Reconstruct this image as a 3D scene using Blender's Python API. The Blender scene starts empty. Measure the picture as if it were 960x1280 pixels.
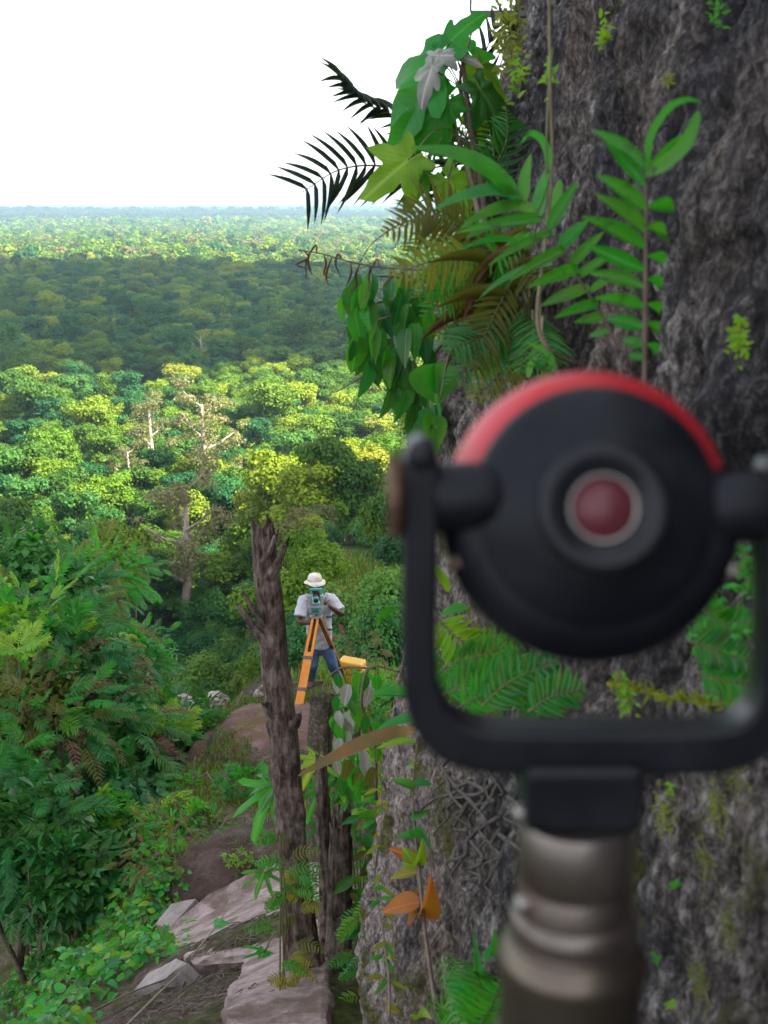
import bpy, bmesh, math, random
import numpy as np
from mathutils import Vector, Matrix, Euler

# ------------------------------------------------------------------ camera, world, sun
scene = bpy.context.scene
col = scene.collection
FPX = 1600.0                                   # focal length in photograph pixels (960 x 1280)
PITCH = math.radians(13.43)
cam_data = bpy.data.cameras.new("camera")
cam = bpy.data.objects.new("camera", cam_data)
col.objects.link(cam)
cam.location = (0, 0, 0)
cam.rotation_euler = (math.pi / 2 - PITCH, 0, 0)
cam_data.sensor_fit = 'VERTICAL'
cam_data.sensor_height = 36.0
cam_data.lens = 36.0 * FPX / 1280.0
cam_data.clip_start = 0.02
cam_data.clip_end = 90000
cam_data.dof.use_dof = True
cam_data.dof.focus_distance = 14.0
cam_data.dof.aperture_fstop = 10.5
scene.camera = cam

SUN = Vector((0.62, -0.24, 0.74)).normalized()   # towards the sun: behind and to the right
world = bpy.data.worlds.new("World")
scene.world = world
world.use_nodes = True
wt = world.node_tree
wt.nodes.clear()
wo = wt.nodes.new("ShaderNodeOutputWorld")
wb = wt.nodes.new("ShaderNodeBackground")
ws = wt.nodes.new("ShaderNodeTexSky")
ws.sky_type = 'NISHITA'
ws.sun_disc = False
ws.sun_elevation = math.asin(SUN.z)
ws.sun_rotation = math.atan2(SUN.x, SUN.y)
ws.altitude = 200
ws.air_density = 1.0
ws.dust_density = 1.2
ws.ozone_density = 1.0
wh = wt.nodes.new("ShaderNodeHueSaturation")
wh.inputs['Saturation'].default_value = 0.30
wt.links.new(ws.outputs[0], wh.inputs['Color'])
wt.links.new(wh.outputs[0], wb.inputs['Color'])
wb.inputs['Strength'].default_value = 0.12
wt.links.new(wb.outputs[0], wo.inputs['Surface'])

sl = bpy.data.lights.new("sun", 'SUN')
sl.energy = 5.0
sl.angle = math.radians(0.6)
sl.color = (1.0, 0.93, 0.80)
sun = bpy.data.objects.new("sun", sl)
col.objects.link(sun)
sun.rotation_euler = SUN.to_track_quat('Z', 'Y').to_euler()

scene.view_settings.view_transform = 'Standard'
scene.view_settings.look = 'None'
scene.view_settings.gamma = 1.0
scene.view_settings.use_curve_mapping = False
scene.view_settings.exposure = 2.1
scene.render.engine = 'CYCLES'
scene.cycles.use_denoising = True
scene.cycles.max_bounces = 6
scene.cycles.diffuse_bounces = 3
scene.cycles.glossy_bounces = 2
scene.cycles.transmission_bounces = 3
scene.cycles.volume_bounces = 0
scene.cycles.caustics_reflective = False
scene.cycles.caustics_refractive = False

# ------------------------------------------------------------------ helpers
RND = random.Random(11)
NP = np.random.RandomState(5)
CP, SP = math.cos(PITCH), math.sin(PITCH)

def ray(px, py):
    a, b = (px - 480) / FPX, (640 - py) / FPX
    return Vector((a, CP + b * SP, -SP + b * CP))

def pix(px, py, y):
    """Point on the ray of a photograph pixel, y metres out."""
    d = ray(px, py)
    return d * (y / d.y)

def hash3(ix, iy, iz, seed):
    h = (ix * 374761393 + iy * 668265263 + iz * 1442695041 + seed * 974634777) & 0xffffffff
    h = ((h ^ (h >> 13)) * 1274126177) & 0xffffffff
    h = ((h ^ (h >> 16)) * 2246822519) & 0xffffffff
    return ((h ^ (h >> 15)) & 0xffffff).astype(np.float64) / 0xffffff

def vnoise(x, y, z, seed=0):
    x, y, z = np.broadcast_arrays(np.asarray(x, float), np.asarray(y, float), np.asarray(z, float))
    ix, iy, iz = np.floor(x).astype(np.int64), np.floor(y).astype(np.int64), np.floor(z).astype(np.int64)
    fx, fy, fz = x - ix, y - iy, z - iz
    u, v, w = fx * fx * (3 - 2 * fx), fy * fy * (3 - 2 * fy), fz * fz * (3 - 2 * fz)
    r = 0
    for a in (0, 1):
        for b in (0, 1):
            for c in (0, 1):
                r = r + hash3(ix + a, iy + b, iz + c, seed) * (u if a else 1 - u) * (v if b else 1 - v) * (w if c else 1 - w)
    return r * 2 - 1

def fbm(x, y, z, octv=4, seed=0):
    r, a, s = 0, 1.0, 1.0
    for k in range(octv):
        r = r + a * vnoise(x * s, y * s, z * s, seed + k)
        a *= 0.5
        s *= 2.03
    return r

def mesh_np(name, verts, faces, mat=None, smooth=True, mats=None, midx=None):
    """faces: int array (n,3) or (n,4), or a list of index lists."""
    me = bpy.data.meshes.new(name)
    if isinstance(faces, np.ndarray):
        n, k = faces.shape
        me.vertices.add(len(verts))
        me.vertices.foreach_set("co", np.asarray(verts, np.float32).ravel())
        me.loops.add(n * k)
        me.loops.foreach_set("vertex_index", faces.astype(np.int32).ravel())
        me.polygons.add(n)
        me.polygons.foreach_set("loop_start", np.arange(0, n * k, k, dtype=np.int32))
        me.polygons.foreach_set("loop_total", np.full(n, k, np.int32))
        me.update(calc_edges=True)
    else:
        me.from_pydata([tuple(v) for v in verts], [], [tuple(f) for f in faces])
    if smooth:
        me.polygons.foreach_set("use_smooth", np.ones(len(me.polygons), bool))
    for m in (mats or ([mat] if mat else [])):
        me.materials.append(m)
    if midx is not None:
        me.polygons.foreach_set("material_index", np.asarray(midx, np.int32))
    return me

def link(name, me, parent=None, M=None):
    o = bpy.data.objects.new(name, me)
    col.objects.link(o)
    if parent is not None:
        o.parent = parent
    if M is not None:
        o.matrix_basis = M
    return o

def tag(o, label=None, cat=None, group=None, kind=None):
    if label: o["label"] = label
    if cat: o["category"] = cat
    if group: o["group"] = group
    if kind: o["kind"] = kind
    return o

def thing(name, label, cat, loc=(0, 0, 0), group=None):
    o = bpy.data.objects.new(name, None)
    o.empty_display_size = 0.05
    o.location = loc
    col.objects.link(o)
    return tag(o, label, cat, group)

class MB:
    """Collects shapes; build() links them as one mesh object (vertices in world space, object origin at base)."""
    def __init__(self):
        self.v, self.f = [], []
    def add(self, v, f):
        n = len(self.v)
        self.v += [Vector(p) for p in v]
        self.f += [[i + n for i in q] for q in f]
        return self
    def box(self, c, s, M=None, taper=1.0):
        c = Vector(c)
        vs = []
        for z in (-1, 1):
            k = taper if z > 0 else 1
            for x, y in ((-1, -1), (1, -1), (1, 1), (-1, 1)):
                p = Vector((x * s[0] / 2 * k, y * s[1] / 2 * k, z * s[2] / 2))
                vs.append((M @ p if M else p) + c)
        return self.add(vs, [(3, 2, 1, 0), (4, 5, 6, 7), (0, 1, 5, 4), (1, 2, 6, 5), (2, 3, 7, 6), (3, 0, 4, 7)])
    def tube(self, pts, rad, n=8, caps=True, jit=0, rnd=None, flat=1.0, up=None):
        v, f = tube(pts, rad, n, caps, jit, rnd, flat, up)
        return self.add(v, f)
    def lathe(self, prof, c, axis=(0, 0, 1), n=32, a0=0, a1=2 * math.pi):
        """prof: (radius, along-axis) pairs."""
        ax = Vector(axis).normalized()
        q = ax.to_track_quat('Z', 'Y').to_matrix()
        c = Vector(c)
        full = abs(a1 - a0 - 2 * math.pi) < 1e-6
        m = n if full else n + 1
        vs = []
        for r, h in prof:
            for k in range(m):
                a = a0 + (a1 - a0) * k / n
                vs.append(c + q @ Vector((r * math.cos(a), r * math.sin(a), h)))
        fs = []
        for i in range(len(prof) - 1):
            for k in range(n):
                k2 = (k + 1) % m
                fs.append((i * m + k, i * m + k2, (i + 1) * m + k2, (i + 1) * m + k))
        return self.add(vs, fs)
    def build(self, name, mat, parent=None, base=(0, 0, 0), smooth=True, auto=None):
        b = Vector(base)
        me = mesh_np(name, [p - b for p in self.v], self.f, mat, smooth)
        if auto is not None:
            me.set_sharp_from_angle(angle=math.radians(auto))
        o = link(name, me, parent)
        if parent is None:
            o.location = b
        return o

def frames(pts, up=None):
    pts = [Vector(p) for p in pts]
    T = []
    for i in range(len(pts)):
        a, b = pts[max(i - 1, 0)], pts[min(i + 1, len(pts) - 1)]
        d = b - a
        T.append(d.normalized() if d.length > 1e-9 else Vector((0, 0, 1)))
    u = Vector(up) if up is not None else (Vector((0, 0, 1)) if abs(T[0].z) < .9 else Vector((1, 0, 0)))
    out = []
    for t in T:
        n = u - t * u.dot(t)
        if n.length < 1e-6:
            n = t.orthogonal()
        n.normalize()
        u = n
        out.append((t, n, t.cross(n)))
    return out

def tube(pts, rad, n=8, caps=True, jit=0, rnd=None, flat=1.0, up=None):
    pts = [Vector(p) for p in pts]
    if not hasattr(rad, '__len__'):
        rad = [rad] * len(pts)
    fr = frames(pts, up)
    vs, fs = [], []
    for (t, nn, bb), p, r in zip(fr, pts, rad):
        for k in range(n):
            a = 2 * math.pi * k / n
            q = r * (1 + (rnd.uniform(-jit, jit) if jit else 0))
            vs.append(p + nn * (math.cos(a) * q * flat) + bb * (math.sin(a) * q))
    for i in range(len(pts) - 1):
        for k in range(n):
            fs.append((i * n + k, i * n + (k + 1) % n, (i + 1) * n + (k + 1) % n, (i + 1) * n + k))
    if caps:
        fs.append(tuple(range(n))[::-1])
        fs.append(tuple((len(pts) - 1) * n + k for k in range(n)))
    return vs, fs

def curve(pts, n=12):
    """Catmull-Rom through points."""
    P = [Vector(p) for p in pts]
    P = [P[0] * 2 - P[1]] + P + [P[-1] * 2 - P[-2]]
    out = []
    for i in range(1, len(P) - 2):
        for k in range(n):
            t = k / n
            a, b, c, d = P[i - 1], P[i], P[i + 1], P[i + 2]
            out.append(0.5 * ((2 * b) + (c - a) * t + (2 * a - 5 * b + 4 * c - d) * t * t + (3 * b - a - 3 * c + d) * t ** 3))
    out.append(P[-2])
    return out

# ------------------------------------------------------------------ materials
def nodes(name):
    m = bpy.data.materials.new(name)
    m.use_nodes = True
    nt = m.node_tree
    nt.nodes.clear()
    out = nt.nodes.new("ShaderNodeOutputMaterial")
    return m, nt, out

def N(nt, kind, **kw):
    n = nt.nodes.new(kind)
    for k, v in kw.items():
        if k in n.inputs:
            n.inputs[k].default_value = v
        else:
            setattr(n, k, v)
    return n

def ramp(nt, src, stops):
    r = nt.nodes.new("ShaderNodeValToRGB")
    while len(r.color_ramp.elements) < len(stops):
        r.color_ramp.elements.new(0.5)
    for e, (p, c) in zip(r.color_ramp.elements, stops):
        e.position = p
        e.color = (*c, 1) if len(c) == 3 else c
    nt.links.new(src, r.inputs[0])
    return r.outputs[0]

def mix(nt, fac, a, b, mode='MIX'):
    m = nt.nodes.new("ShaderNodeMix")
    m.data_type = 'RGBA'
    m.blend_type = mode
    for s, v in ((m.inputs[0], fac), (m.inputs[6], a), (m.inputs[7], b)):
        if hasattr(v, 'is_output'):
            nt.links.new(v, s)
        elif hasattr(v, '__len__'):
            s.default_value = (*v, 1) if len(v) == 3 else v
        else:
            s.default_value = v
    return m.outputs[2]

def noise_tex(nt, scale, detail=4, vec=None, rough=.55, dist=0):
    n = N(nt, "ShaderNodeTexNoise", Scale=scale, Detail=detail, Roughness=rough, Distortion=dist)
    if vec is not None:
        nt.links.new(vec, n.inputs['Vector'])
    return n.outputs['Fac']

def coords(nt, scale=(1, 1, 1), kind='Object'):
    if kind == 'Position':
        t = nt.nodes.new("ShaderNodeNewGeometry").outputs['Position']
    else:
        t = nt.nodes.new("ShaderNodeTexCoord").outputs[kind]
    m = N(nt, "ShaderNodeMapping")
    m.inputs['Scale'].default_value = scale
    nt.links.new(t, m.inputs['Vector'])
    return m.outputs[0]

def leaf_mat(name, c, trans=0.35, rough=0.42, var=0.10, dark=0.55, vein=None, spot=None, tint=None):
    """Leaf: reflects and lets light through; colour drifts from leaf to leaf and within a leaf."""
    m, nt, out = nodes(name)
    oi = nt.nodes.new("ShaderNodeObjectInfo")
    co = coords(nt, (1, 1, 1), 'Position')
    nz = noise_tex(nt, 9, 3, co)
    base = mix(nt, oi.outputs['Random'], tuple(x * dark for x in c), c)
    base = mix(nt, ramp(nt, nz, [(0.35, (0, 0, 0)), (0.7, (1, 1, 1))]), base,
               tint or (min(1, c[0] * 1.9 + .01), min(1, c[1] * 1.35), c[2] * .8))
    oc = nt.nodes.new("ShaderNodeTexCoord").outputs['Object']
    sx = nt.nodes.new("ShaderNodeSeparateXYZ"); nt.links.new(oc, sx.inputs[0])
    ab = N(nt, "ShaderNodeMath", operation='ABSOLUTE'); nt.links.new(sx.outputs['X'], ab.inputs[0])
    rib = ramp(nt, ab.outputs[0], [(0.015, (1, 1, 1)), (0.045, (0, 0, 0))])
    v1 = N(nt, "ShaderNodeMath", operation='MULTIPLY_ADD'); v1.inputs[1].default_value = -.7
    nt.links.new(ab.outputs[0], v1.inputs[0]); nt.links.new(sx.outputs['Y'], v1.inputs[2])
    v2 = N(nt, "ShaderNodeMath", operation='MULTIPLY'); v2.inputs[1].default_value = 75
    nt.links.new(v1.outputs[0], v2.inputs[0])
    v3 = N(nt, "ShaderNodeMath", operation='SINE'); nt.links.new(v2.outputs[0], v3.inputs[0])
    side = ramp(nt, v3.outputs[0], [(0.75, (0, 0, 0)), (1.0, (.45, .45, .45))])
    base = mix(nt, side, base, tuple(x * .55 for x in c))
    base = mix(nt, rib, base, (min(1, c[0] * 2 + .05), min(1, c[1] * 1.3 + .04), c[2] * 1.5 + .02))
    hs = N(nt, "ShaderNodeHueSaturation")
    mr = N(nt, "ShaderNodeMapRange")
    mr.inputs['To Min'].default_value = 0.5 - var * .35
    mr.inputs['To Max'].default_value = 0.5 + var * .2
    nt.links.new(oi.outputs['Random'], mr.inputs['Value'])
    nt.links.new(mr.outputs[0], hs.inputs['Hue'])
    nt.links.new(base, hs.inputs['Color'])
    cc = hs.outputs[0]
    if spot:
        n2 = noise_tex(nt, 60, 3, co)
        cc = mix(nt, ramp(nt, n2, [(0.60, (0, 0, 0)), (0.68, (1, 1, 1))]), cc, spot)
    p = N(nt, "ShaderNodeBsdfPrincipled", Roughness=rough)
    p.inputs['Specular IOR Level'].default_value = 0.4
    nt.links.new(cc, p.inputs['Base Color'])
    tr = nt.nodes.new("ShaderNodeBsdfTranslucent")
    tc = mix(nt, 0.5, cc, (min(1, c[0] * 3 + .02), min(1, c[1] * 2), c[2] * .6))
    nt.links.new(tc, tr.inputs['Color'])
    ms = N(nt, "ShaderNodeMixShader")
    ms.inputs[0].default_value = trans
    nt.links.new(p.outputs[0], ms.inputs[1])
    nt.links.new(tr.outputs[0], ms.inputs[2])
    nt.links.new(ms.outputs[0], out.inputs['Surface'])
    return m

def solid(name, c, rough=0.5, metal=0.0, c2=None, scale=20, bump=0.0, bscale=60, stretch=(1, 1, 1), spec=0.5, lo=.35, hi=.65, kind='Object', detail=5):
    m, nt, out = nodes(name)
    p = N(nt, "ShaderNodeBsdfPrincipled", Roughness=rough, Metallic=metal)
    p.inputs['Specular IOR Level'].default_value = spec
    co = coords(nt, stretch, kind)
    nz = noise_tex(nt, scale, detail, co)
    nt.links.new(ramp(nt, nz, [(lo, c), (hi, c2 or tuple(x * .75 for x in c))]), p.inputs['Base Color'])
    rr = N(nt, "ShaderNodeMapRange")
    rr.inputs['To Min'].default_value = max(.02, rough - .12)
    rr.inputs['To Max'].default_value = min(1, rough + .12)
    nt.links.new(nz, rr.inputs['Value'])
    nt.links.new(rr.outputs[0], p.inputs['Roughness'])
    if bump:
        b = N(nt, "ShaderNodeBump", Strength=bump, Distance=0.01)
        nt.links.new(noise_tex(nt, bscale, 6, co), b.inputs['Height'])
        nt.links.new(b.outputs[0], p.inputs['Normal'])
    nt.links.new(p.outputs[0], out.inputs['Surface'])
    return m

# ------------------------------------------------------------------ terrain
def sstep(a, b, x):
    t = np.clip((x - a) / (b - a), 0, 1)
    return t * t * (3 - 2 * t)

RY = np.array([-60, -5, 0, 2, 4.3, 6, 7.6, 8.5, 9.3, 10.5, 13, 15, 17, 18.5, 21, 25, 40, 80, 140, 200, 1e6])
RZ = np.array([-1.2, -1.4, -1.5, -2.1, -3.1, -3.85, -4.45, -4.95, -4.78, -5.25, -5.95, -6.25, -6.65, -7.0, -9.0, -13, -25, -42, -57, -60, -60])
SY = np.array([-60, 18.5, 22, 30, 40, 55, 75, 110, 150, 190, 230, 1e6])
SZ = np.array([-1.2, -7.0, -8.9, -12.2, -15.2, -18.5, -22.5, -30.5, -40, -51, -60, -60])

def height(x, y):
    x = np.asarray(x, float); y = np.asarray(y, float)
    main = np.interp(y, RY, RZ)
    spur = np.where(y < 18.5, main, np.interp(y, SY, SZ))
    yy = np.maximum(y, 1)
    w = sstep(-0.125 * yy, -0.055 * yy, x) * (1 - sstep(0.25 * yy + 20, .5 * yy + 60, x))
    z = main * (1 - w) + spur * w
    edge = -2.05 + 0.30 * vnoise(y * .45, 3.1, 0.2, 4) + .12 * vnoise(y * 1.7, 1.1, 0.2, 6)
    d = np.maximum(0, edge - x)
    near = 1 - sstep(17, 30, y)
    drop = 1.35 * d - 0.0 * d
    drop = np.where(d > 3.2, 4.3 + (d - 3.2) * .55, drop)
    z = z - near * drop
    z = z + .42 * (np.clip(x, -2.1, -.2) + .75) * sstep(2.0, 4.0, y) * (1 - sstep(7.5, 12.5, y))      # the bank tilts down to the left
    amp = sstep(30, 200, y)
    z = z + amp * (1.2 * vnoise(x / 45, y / 45, 0, 3)) * (1 - sstep(2500, 6000, y))
    z = z + (1 - sstep(25, 80, y)) * (0.10 * fbm(x * 1.1, y * 1.1, 0, 4, 9) + .03 * fbm(x * 5, y * 5, 0, 3, 19))
    return np.maximum(z, -61.5)

def hz(x, y):
    return float(height(np.array([x]), np.array([y]))[0])

def ground_hit(px, py, y0=2.0, y1=400.0):
    """First point where the pixel's ray meets the terrain."""
    d = ray(px, py)
    ys = np.geomspace(y0, y1, 1500)
    t = ys / d.y
    below = np.nonzero(d.z * t < height(d.x * t, ys))[0]
    if len(below) == 0:
        return None
    k = max(below[0], 1)
    a, b = ys[k - 1], ys[k]
    for _ in range(20):
        c = (a + b) / 2
        s = c / d.y
        if d.z * s < hz(d.x * s, c): b = c
        else: a = c
    return d * (b / d.y)

def axis(parts):
    out = []
    for a, b, n in parts:
        out += list(np.linspace(a, b, n, endpoint=False))
    out.append(parts[-1][1])
    return np.array(out)

gx = np.concatenate([-np.geomspace(20000, 60, 40), axis([(-58, -12, 40), (-12, -4.5, 60), (-4.5, 1.5, 150), (1.5, 12, 40), (12, 60, 30)]), np.geomspace(65, 20000, 38)])
gy = np.concatenate([axis([(-60, -4, 12), (-4, 3, 24), (3, 19.5, 330), (19.5, 60, 120), (60, 240, 110)]), np.geomspace(244, 45000, 90)])
X, Y = np.meshgrid(gx, gy)
Z = height(X, Y)
nv, nu = X.shape
idx = np.arange(nv * nu).reshape(nv, nu)
quads = np.stack([idx[:-1, :-1], idx[:-1, 1:], idx[1:, 1:], idx[1:, :-1]], -1).reshape(-1, 4)

def ground_material():
    m, nt, out = nodes("ground_soil")
    p = N(nt, "ShaderNodeBsdfPrincipled", Roughness=0.95)
    p.inputs['Specular IOR Level'].default_value = 0.15
    co = coords(nt, (1, 1, 1), 'Position')
    sep = nt.nodes.new("ShaderNodeSeparateXYZ")
    nt.links.new(co, sep.inputs[0])
    n1 = noise_tex(nt, 2.2, 8, co, .65)
    n2 = noise_tex(nt, 24, 6, co, .7)
    soil = ramp(nt, n2, [(0.3, (.045, .030, .024)), (0.5, (.12, .082, .066)), (0.72, (.25, .19, .165))])
    moss = ramp(nt, n2, [(0.35, (.022, .030, .008)), (0.65, (.085, .095, .022))])
    near = mix(nt, ramp(nt, n1, [(0.40, (0, 0, 0)), (0.56, (1, 1, 1))]), soil, moss)
    far = ramp(nt, noise_tex(nt, .25, 6, co, .7), [(0.3, (.012, .030, .010)), (0.55, (.035, .062, .016)), (0.75, (.085, .090, .030))])
    grass = ramp(nt, noise_tex(nt, .8, 6, co, .7), [(0.3, (.06, .075, .02)), (0.6, (.16, .15, .045)), (0.75, (.24, .19, .08))])
    mr = N(nt, "ShaderNodeMapRange")
    mr.inputs['From Min'].default_value = 17
    mr.inputs['From Max'].default_value = 24
    nt.links.new(sep.outputs['Y'], mr.inputs['Value'])
    # worn footpath of dry grass running down the spur
    pa = N(nt, "ShaderNodeMath", operation='MULTIPLY_ADD')
    pa.inputs[1].default_value = 0.040
    nt.links.new(sep.outputs['Y'], pa.inputs[0])
    nt.links.new(sep.outputs['X'], pa.inputs[2])
    dv = N(nt, "ShaderNodeMath", operation='DIVIDE')
    nt.links.new(pa.outputs[0], dv.inputs[0])
    nt.links.new(sep.outputs['Y'], dv.inputs[1])
    ad = N(nt, "ShaderNodeMath", operation='MULTIPLY_ADD')
    ad.inputs[1].default_value = 0.05
    nt.links.new(noise_tex(nt, .12, 3, co), ad.inputs[0])
    nt.links.new(dv.outputs[0], ad.inputs[2])
    pathm = ramp(nt, ad.outputs[0], [(0.004, (0, 0, 0)), (0.018, (1, 1, 1)), (0.040, (1, 1, 1)), (0.055, (0, 0, 0))])
    limit = ramp(nt, sep.outputs['Y'], [(0.0, (1, 1, 1)), (1.0, (1, 1, 1))])
    mr2 = N(nt, "ShaderNodeMapRange")
    mr2.inputs['From Min'].default_value = 110
    mr2.inputs['From Max'].default_value = 150
    mr2.inputs['To Min'].default_value = 1
    mr2.inputs['To Max'].default_value = 0
    nt.links.new(sep.outputs['Y'], mr2.inputs['Value'])
    pm = N(nt, "ShaderNodeMath", operation='MULTIPLY')
    nt.links.new(pathm, pm.inputs[0])
    nt.links.new(mr2.outputs[0], pm.inputs[1])
    farc = mix(nt, pm.outputs[0], far, grass)
    nt.links.new(mix(nt, mr.outputs[0], near, farc), p.inputs['Base Color'])
    b = N(nt, "ShaderNodeBump", Strength=0.9, Distance=0.03)
    nt.links.new(n2, b.inputs['Height'])
    nt.links.new(b.outputs[0], p.inputs['Normal'])
    nt.links.new(p.outputs[0], out.inputs['Surface'])
    return m

ground = link("ground", mesh_np("ground", np.stack([X, Y, Z], -1).reshape(-1, 3), quads, ground_material()))
tag(ground, "hillside ledge falling to the wide forested plain", "ground", kind="structure")

# ------------------------------------------------------------------ rock cliff on the right
CY = np.array([-6, -3, 0, .8, 1.3, 2.5, 3.4, 4, 4.6, 5.4, 6.6, 8.5, 11, 14])
CX = np.array([1.3, .8, .36, .26, .19, .07, .01, .0, .08, .40, 1.5, 4.5, 9.5, 16])
LZ = np.array([-9, -6, -3.3, -1.9, -.76, .6, 2, 6, 12, 14])
LX = np.array([-1.0, -.55, -.08, .0, .16, .40, .70, 1.9, 4.6, 7.5])

def cliff_x(y, z):
    return np.interp(y, CY, CX) + np.interp(z, LZ, LX)

def cliff_hit(px, py, off=0.02):
    d = ray(px, py)
    ys = np.linspace(.5, 7, 1400)
    s = ys / d.y
    hit = np.nonzero(d.x * s > cliff_x(ys, d.z * s) - off)[0]
    return d * (ys[hit[0]] / d.y) if len(hit) else pix(px, py, 4.0)

def build_cliff():
    yy = axis([(-6, .5, 22), (.5, 5.3, 580), (5.3, 14, 60)])
    zz = axis([(-9, -3.7, 40), (-3.7, 1.3, 560), (1.3, 14, 60)])
    Yc, Zc = np.meshgrid(yy, zz)
    Xc = cliff_x(Yc, Zc)
    # normal of the undisplaced wall
    dxy = np.gradient(Xc, axis=1) / np.gradient(Yc, axis=1)
    dxz = np.gradient(Xc, axis=0) / np.gradient(Zc, axis=0)
    n = np.stack([-np.ones_like(Xc), dxy, dxz], -1)
    n /= np.linalg.norm(n, axis=-1, keepdims=True)
    d = 0.07 * fbm(Yc * 1.3, Zc * .9, Xc, 3, 21)
    cr = np.abs(fbm(Yc * 3.1 + .25 * vnoise(Yc * 2, Zc * 2, 0, 5), Zc * .8, Xc * 3, 3, 31))      # long upright fissures
    d -= 0.13 * np.exp(-(cr / .085) ** 2)
    d += 0.030 * fbm(Yc * 6, Zc * 3.2, Xc * 6, 3, 41)
    pit = fbm(Yc * 19, Zc * 11, Xc * 19, 3, 51)
    d += 0.015 * pit - .012 * np.exp(-((pit + .5) / .22) ** 2)
    rid = 1 - np.abs(fbm(Yc * 27, Zc * 15, Xc * 27, 2, 71))            # sharp flaky ridges
    d += 0.019 * (rid - .6)
    d += 0.0105 * fbm(Yc * 55, Zc * 34, Xc * 55, 2, 61)
    P = np.stack([Xc, Yc, Zc], -1) + n * d[..., None]
    nv, nu = Xc.shape
    ix = np.arange(nv * nu).reshape(nv, nu)
    q = np.stack([ix[:-1, :-1], ix[1:, :-1], ix[1:, 1:], ix[:-1, 1:]], -1).reshape(-1, 4)
    m, nt, out = nodes("cliff_rock")
    p = N(nt, "ShaderNodeBsdfPrincipled", Roughness=0.85)
    p.inputs['Specular IOR Level'].default_value = 0.3
    co = coords(nt, (1, 1, 1), 'Position')
    cs = coords(nt, (1, 1, .35), 'Position')
    n1 = noise_tex(nt, 3.2, 8, cs, .68, .4)
    n2 = noise_tex(nt, 34, 7, cs, .72)
    n3 = noise_tex(nt, 95, 6, coords(nt, (1, 1, .55), 'Position'), .75)
    nn = N(nt, "ShaderNodeMath", operation='MULTIPLY_ADD')
    nt.links.new(n3, nn.inputs[0]); nn.inputs[1].default_value = .75
    ns = N(nt, "ShaderNodeMath", operation='MULTIPLY_ADD')
    nt.links.new(n2, ns.inputs[0]); ns.inputs[1].default_value = .55; ns.inputs[2].default_value = -.15
    nt.links.new(ns.outputs[0], nn.inputs[2])
    n2 = nn.outputs[0]
    grey = ramp(nt, n2, [(0.38, (.018, .015, .014)), (0.47, (.095, .082, .077)), (0.55, (.25, .22, .208)), (0.65, (.60, .55, .53))])
    dark = ramp(nt, n2, [(0.38, (.010, .009, .012)), (0.50, (.036, .032, .036)), (0.62, (.13, .118, .122)), (0.72, (.30, .28, .28))])
    rock = mix(nt, ramp(nt, n1, [(0.49, (1, 1, 1)), (0.61, (0, 0, 0))]), grey, dark)
    warm = ramp(nt, n2, [(0.40, (.035, .023, .017)), (0.5, (.15, .108, .085)), (0.64, (.44, .35, .29))])
    rock = mix(nt, ramp(nt, noise_tex(nt, 1.3, 5, cs, .6), [(0.43, (0, 0, 0)), (0.58, (.8, .8, .8))]), rock, warm)
    sep = nt.nodes.new("ShaderNodeSeparateXYZ")
    nt.links.new(co, sep.inputs[0])
    # weathered tan stone at the outer corner and low on the wall
    tan = ramp(nt, n2, [(0.40, (.075, .052, .045)), (0.5, (.27, .21, .19)), (0.62, (.56, .47, .43))])
    m1 = N(nt, "ShaderNodeMapRange")
    m1.inputs['From Min'].default_value = 2.5
    m1.inputs['From Max'].default_value = 3.3
    nt.links.new(sep.outputs['Y'], m1.inputs['Value'])
    m2 = N(nt, "ShaderNodeMapRange")
    m2.inputs['From Min'].default_value = 0.0
    m2.inputs['From Max'].default_value = -1.2
    nt.links.new(sep.outputs['Z'], m2.inputs['Value'])
    mm = N(nt, "ShaderNodeMath", operation='MULTIPLY')
    nt.links.new(m1.outputs[0], mm.inputs[0])
    nt.links.new(m2.outputs[0], mm.inputs[1])
    tm = N(nt, "ShaderNodeMath", operation='MULTIPLY')
    nt.links.new(mm.outputs[0], tm.inputs[0])
    nt.links.new(ramp(nt, n1, [(0.36, (0, 0, 0)), (0.46, (1, 1, 1))]), tm.inputs[1])
    rock = mix(nt, tm.outputs[0], rock, tan)
    # moss
    mo = ramp(nt, noise_tex(nt, 90, 4, co, .7), [(0.35, (.030, .030, .006)), (0.65, (.15, .145, .030))])
    mk = noise_tex(nt, 2.6, 6, co, .68)
    mk2 = N(nt, "ShaderNodeMapRange")
    mk2.inputs['From Min'].default_value = -0.2
    mk2.inputs['From Max'].default_value = -1.0
    nt.links.new(sep.outputs['Z'], mk2.inputs['Value'])
    mk3 = N(nt, "ShaderNodeMath", operation='MULTIPLY')
    nt.links.new(ramp(nt, mk, [(0.52, (0, 0, 0)), (0.59, (1, 1, 1))]), mk3.inputs[0])
    nt.links.new(mk2.outputs[0], mk3.inputs[1])
    rock = mix(nt, mk3.outputs[0], rock, mo)
    nt.links.new(rock, p.inputs['Base Color'])
    b = N(nt, "ShaderNodeBump", Strength=1.0, Distance=0.02)
    nt.links.new(n2, b.inputs['Height'])
    nt.links.new(b.outputs[0], p.inputs['Normal'])
    nt.links.new(p.outputs[0], out.inputs['Surface'])
    o = link("rock_cliff", mesh_np("rock_cliff", P.reshape(-1, 3), q, m))
    tag(o, "tall weathered grey rock wall with moss and dark fissures", "cliff", kind="structure")
    return P
CLIFF = build_cliff()

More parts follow.
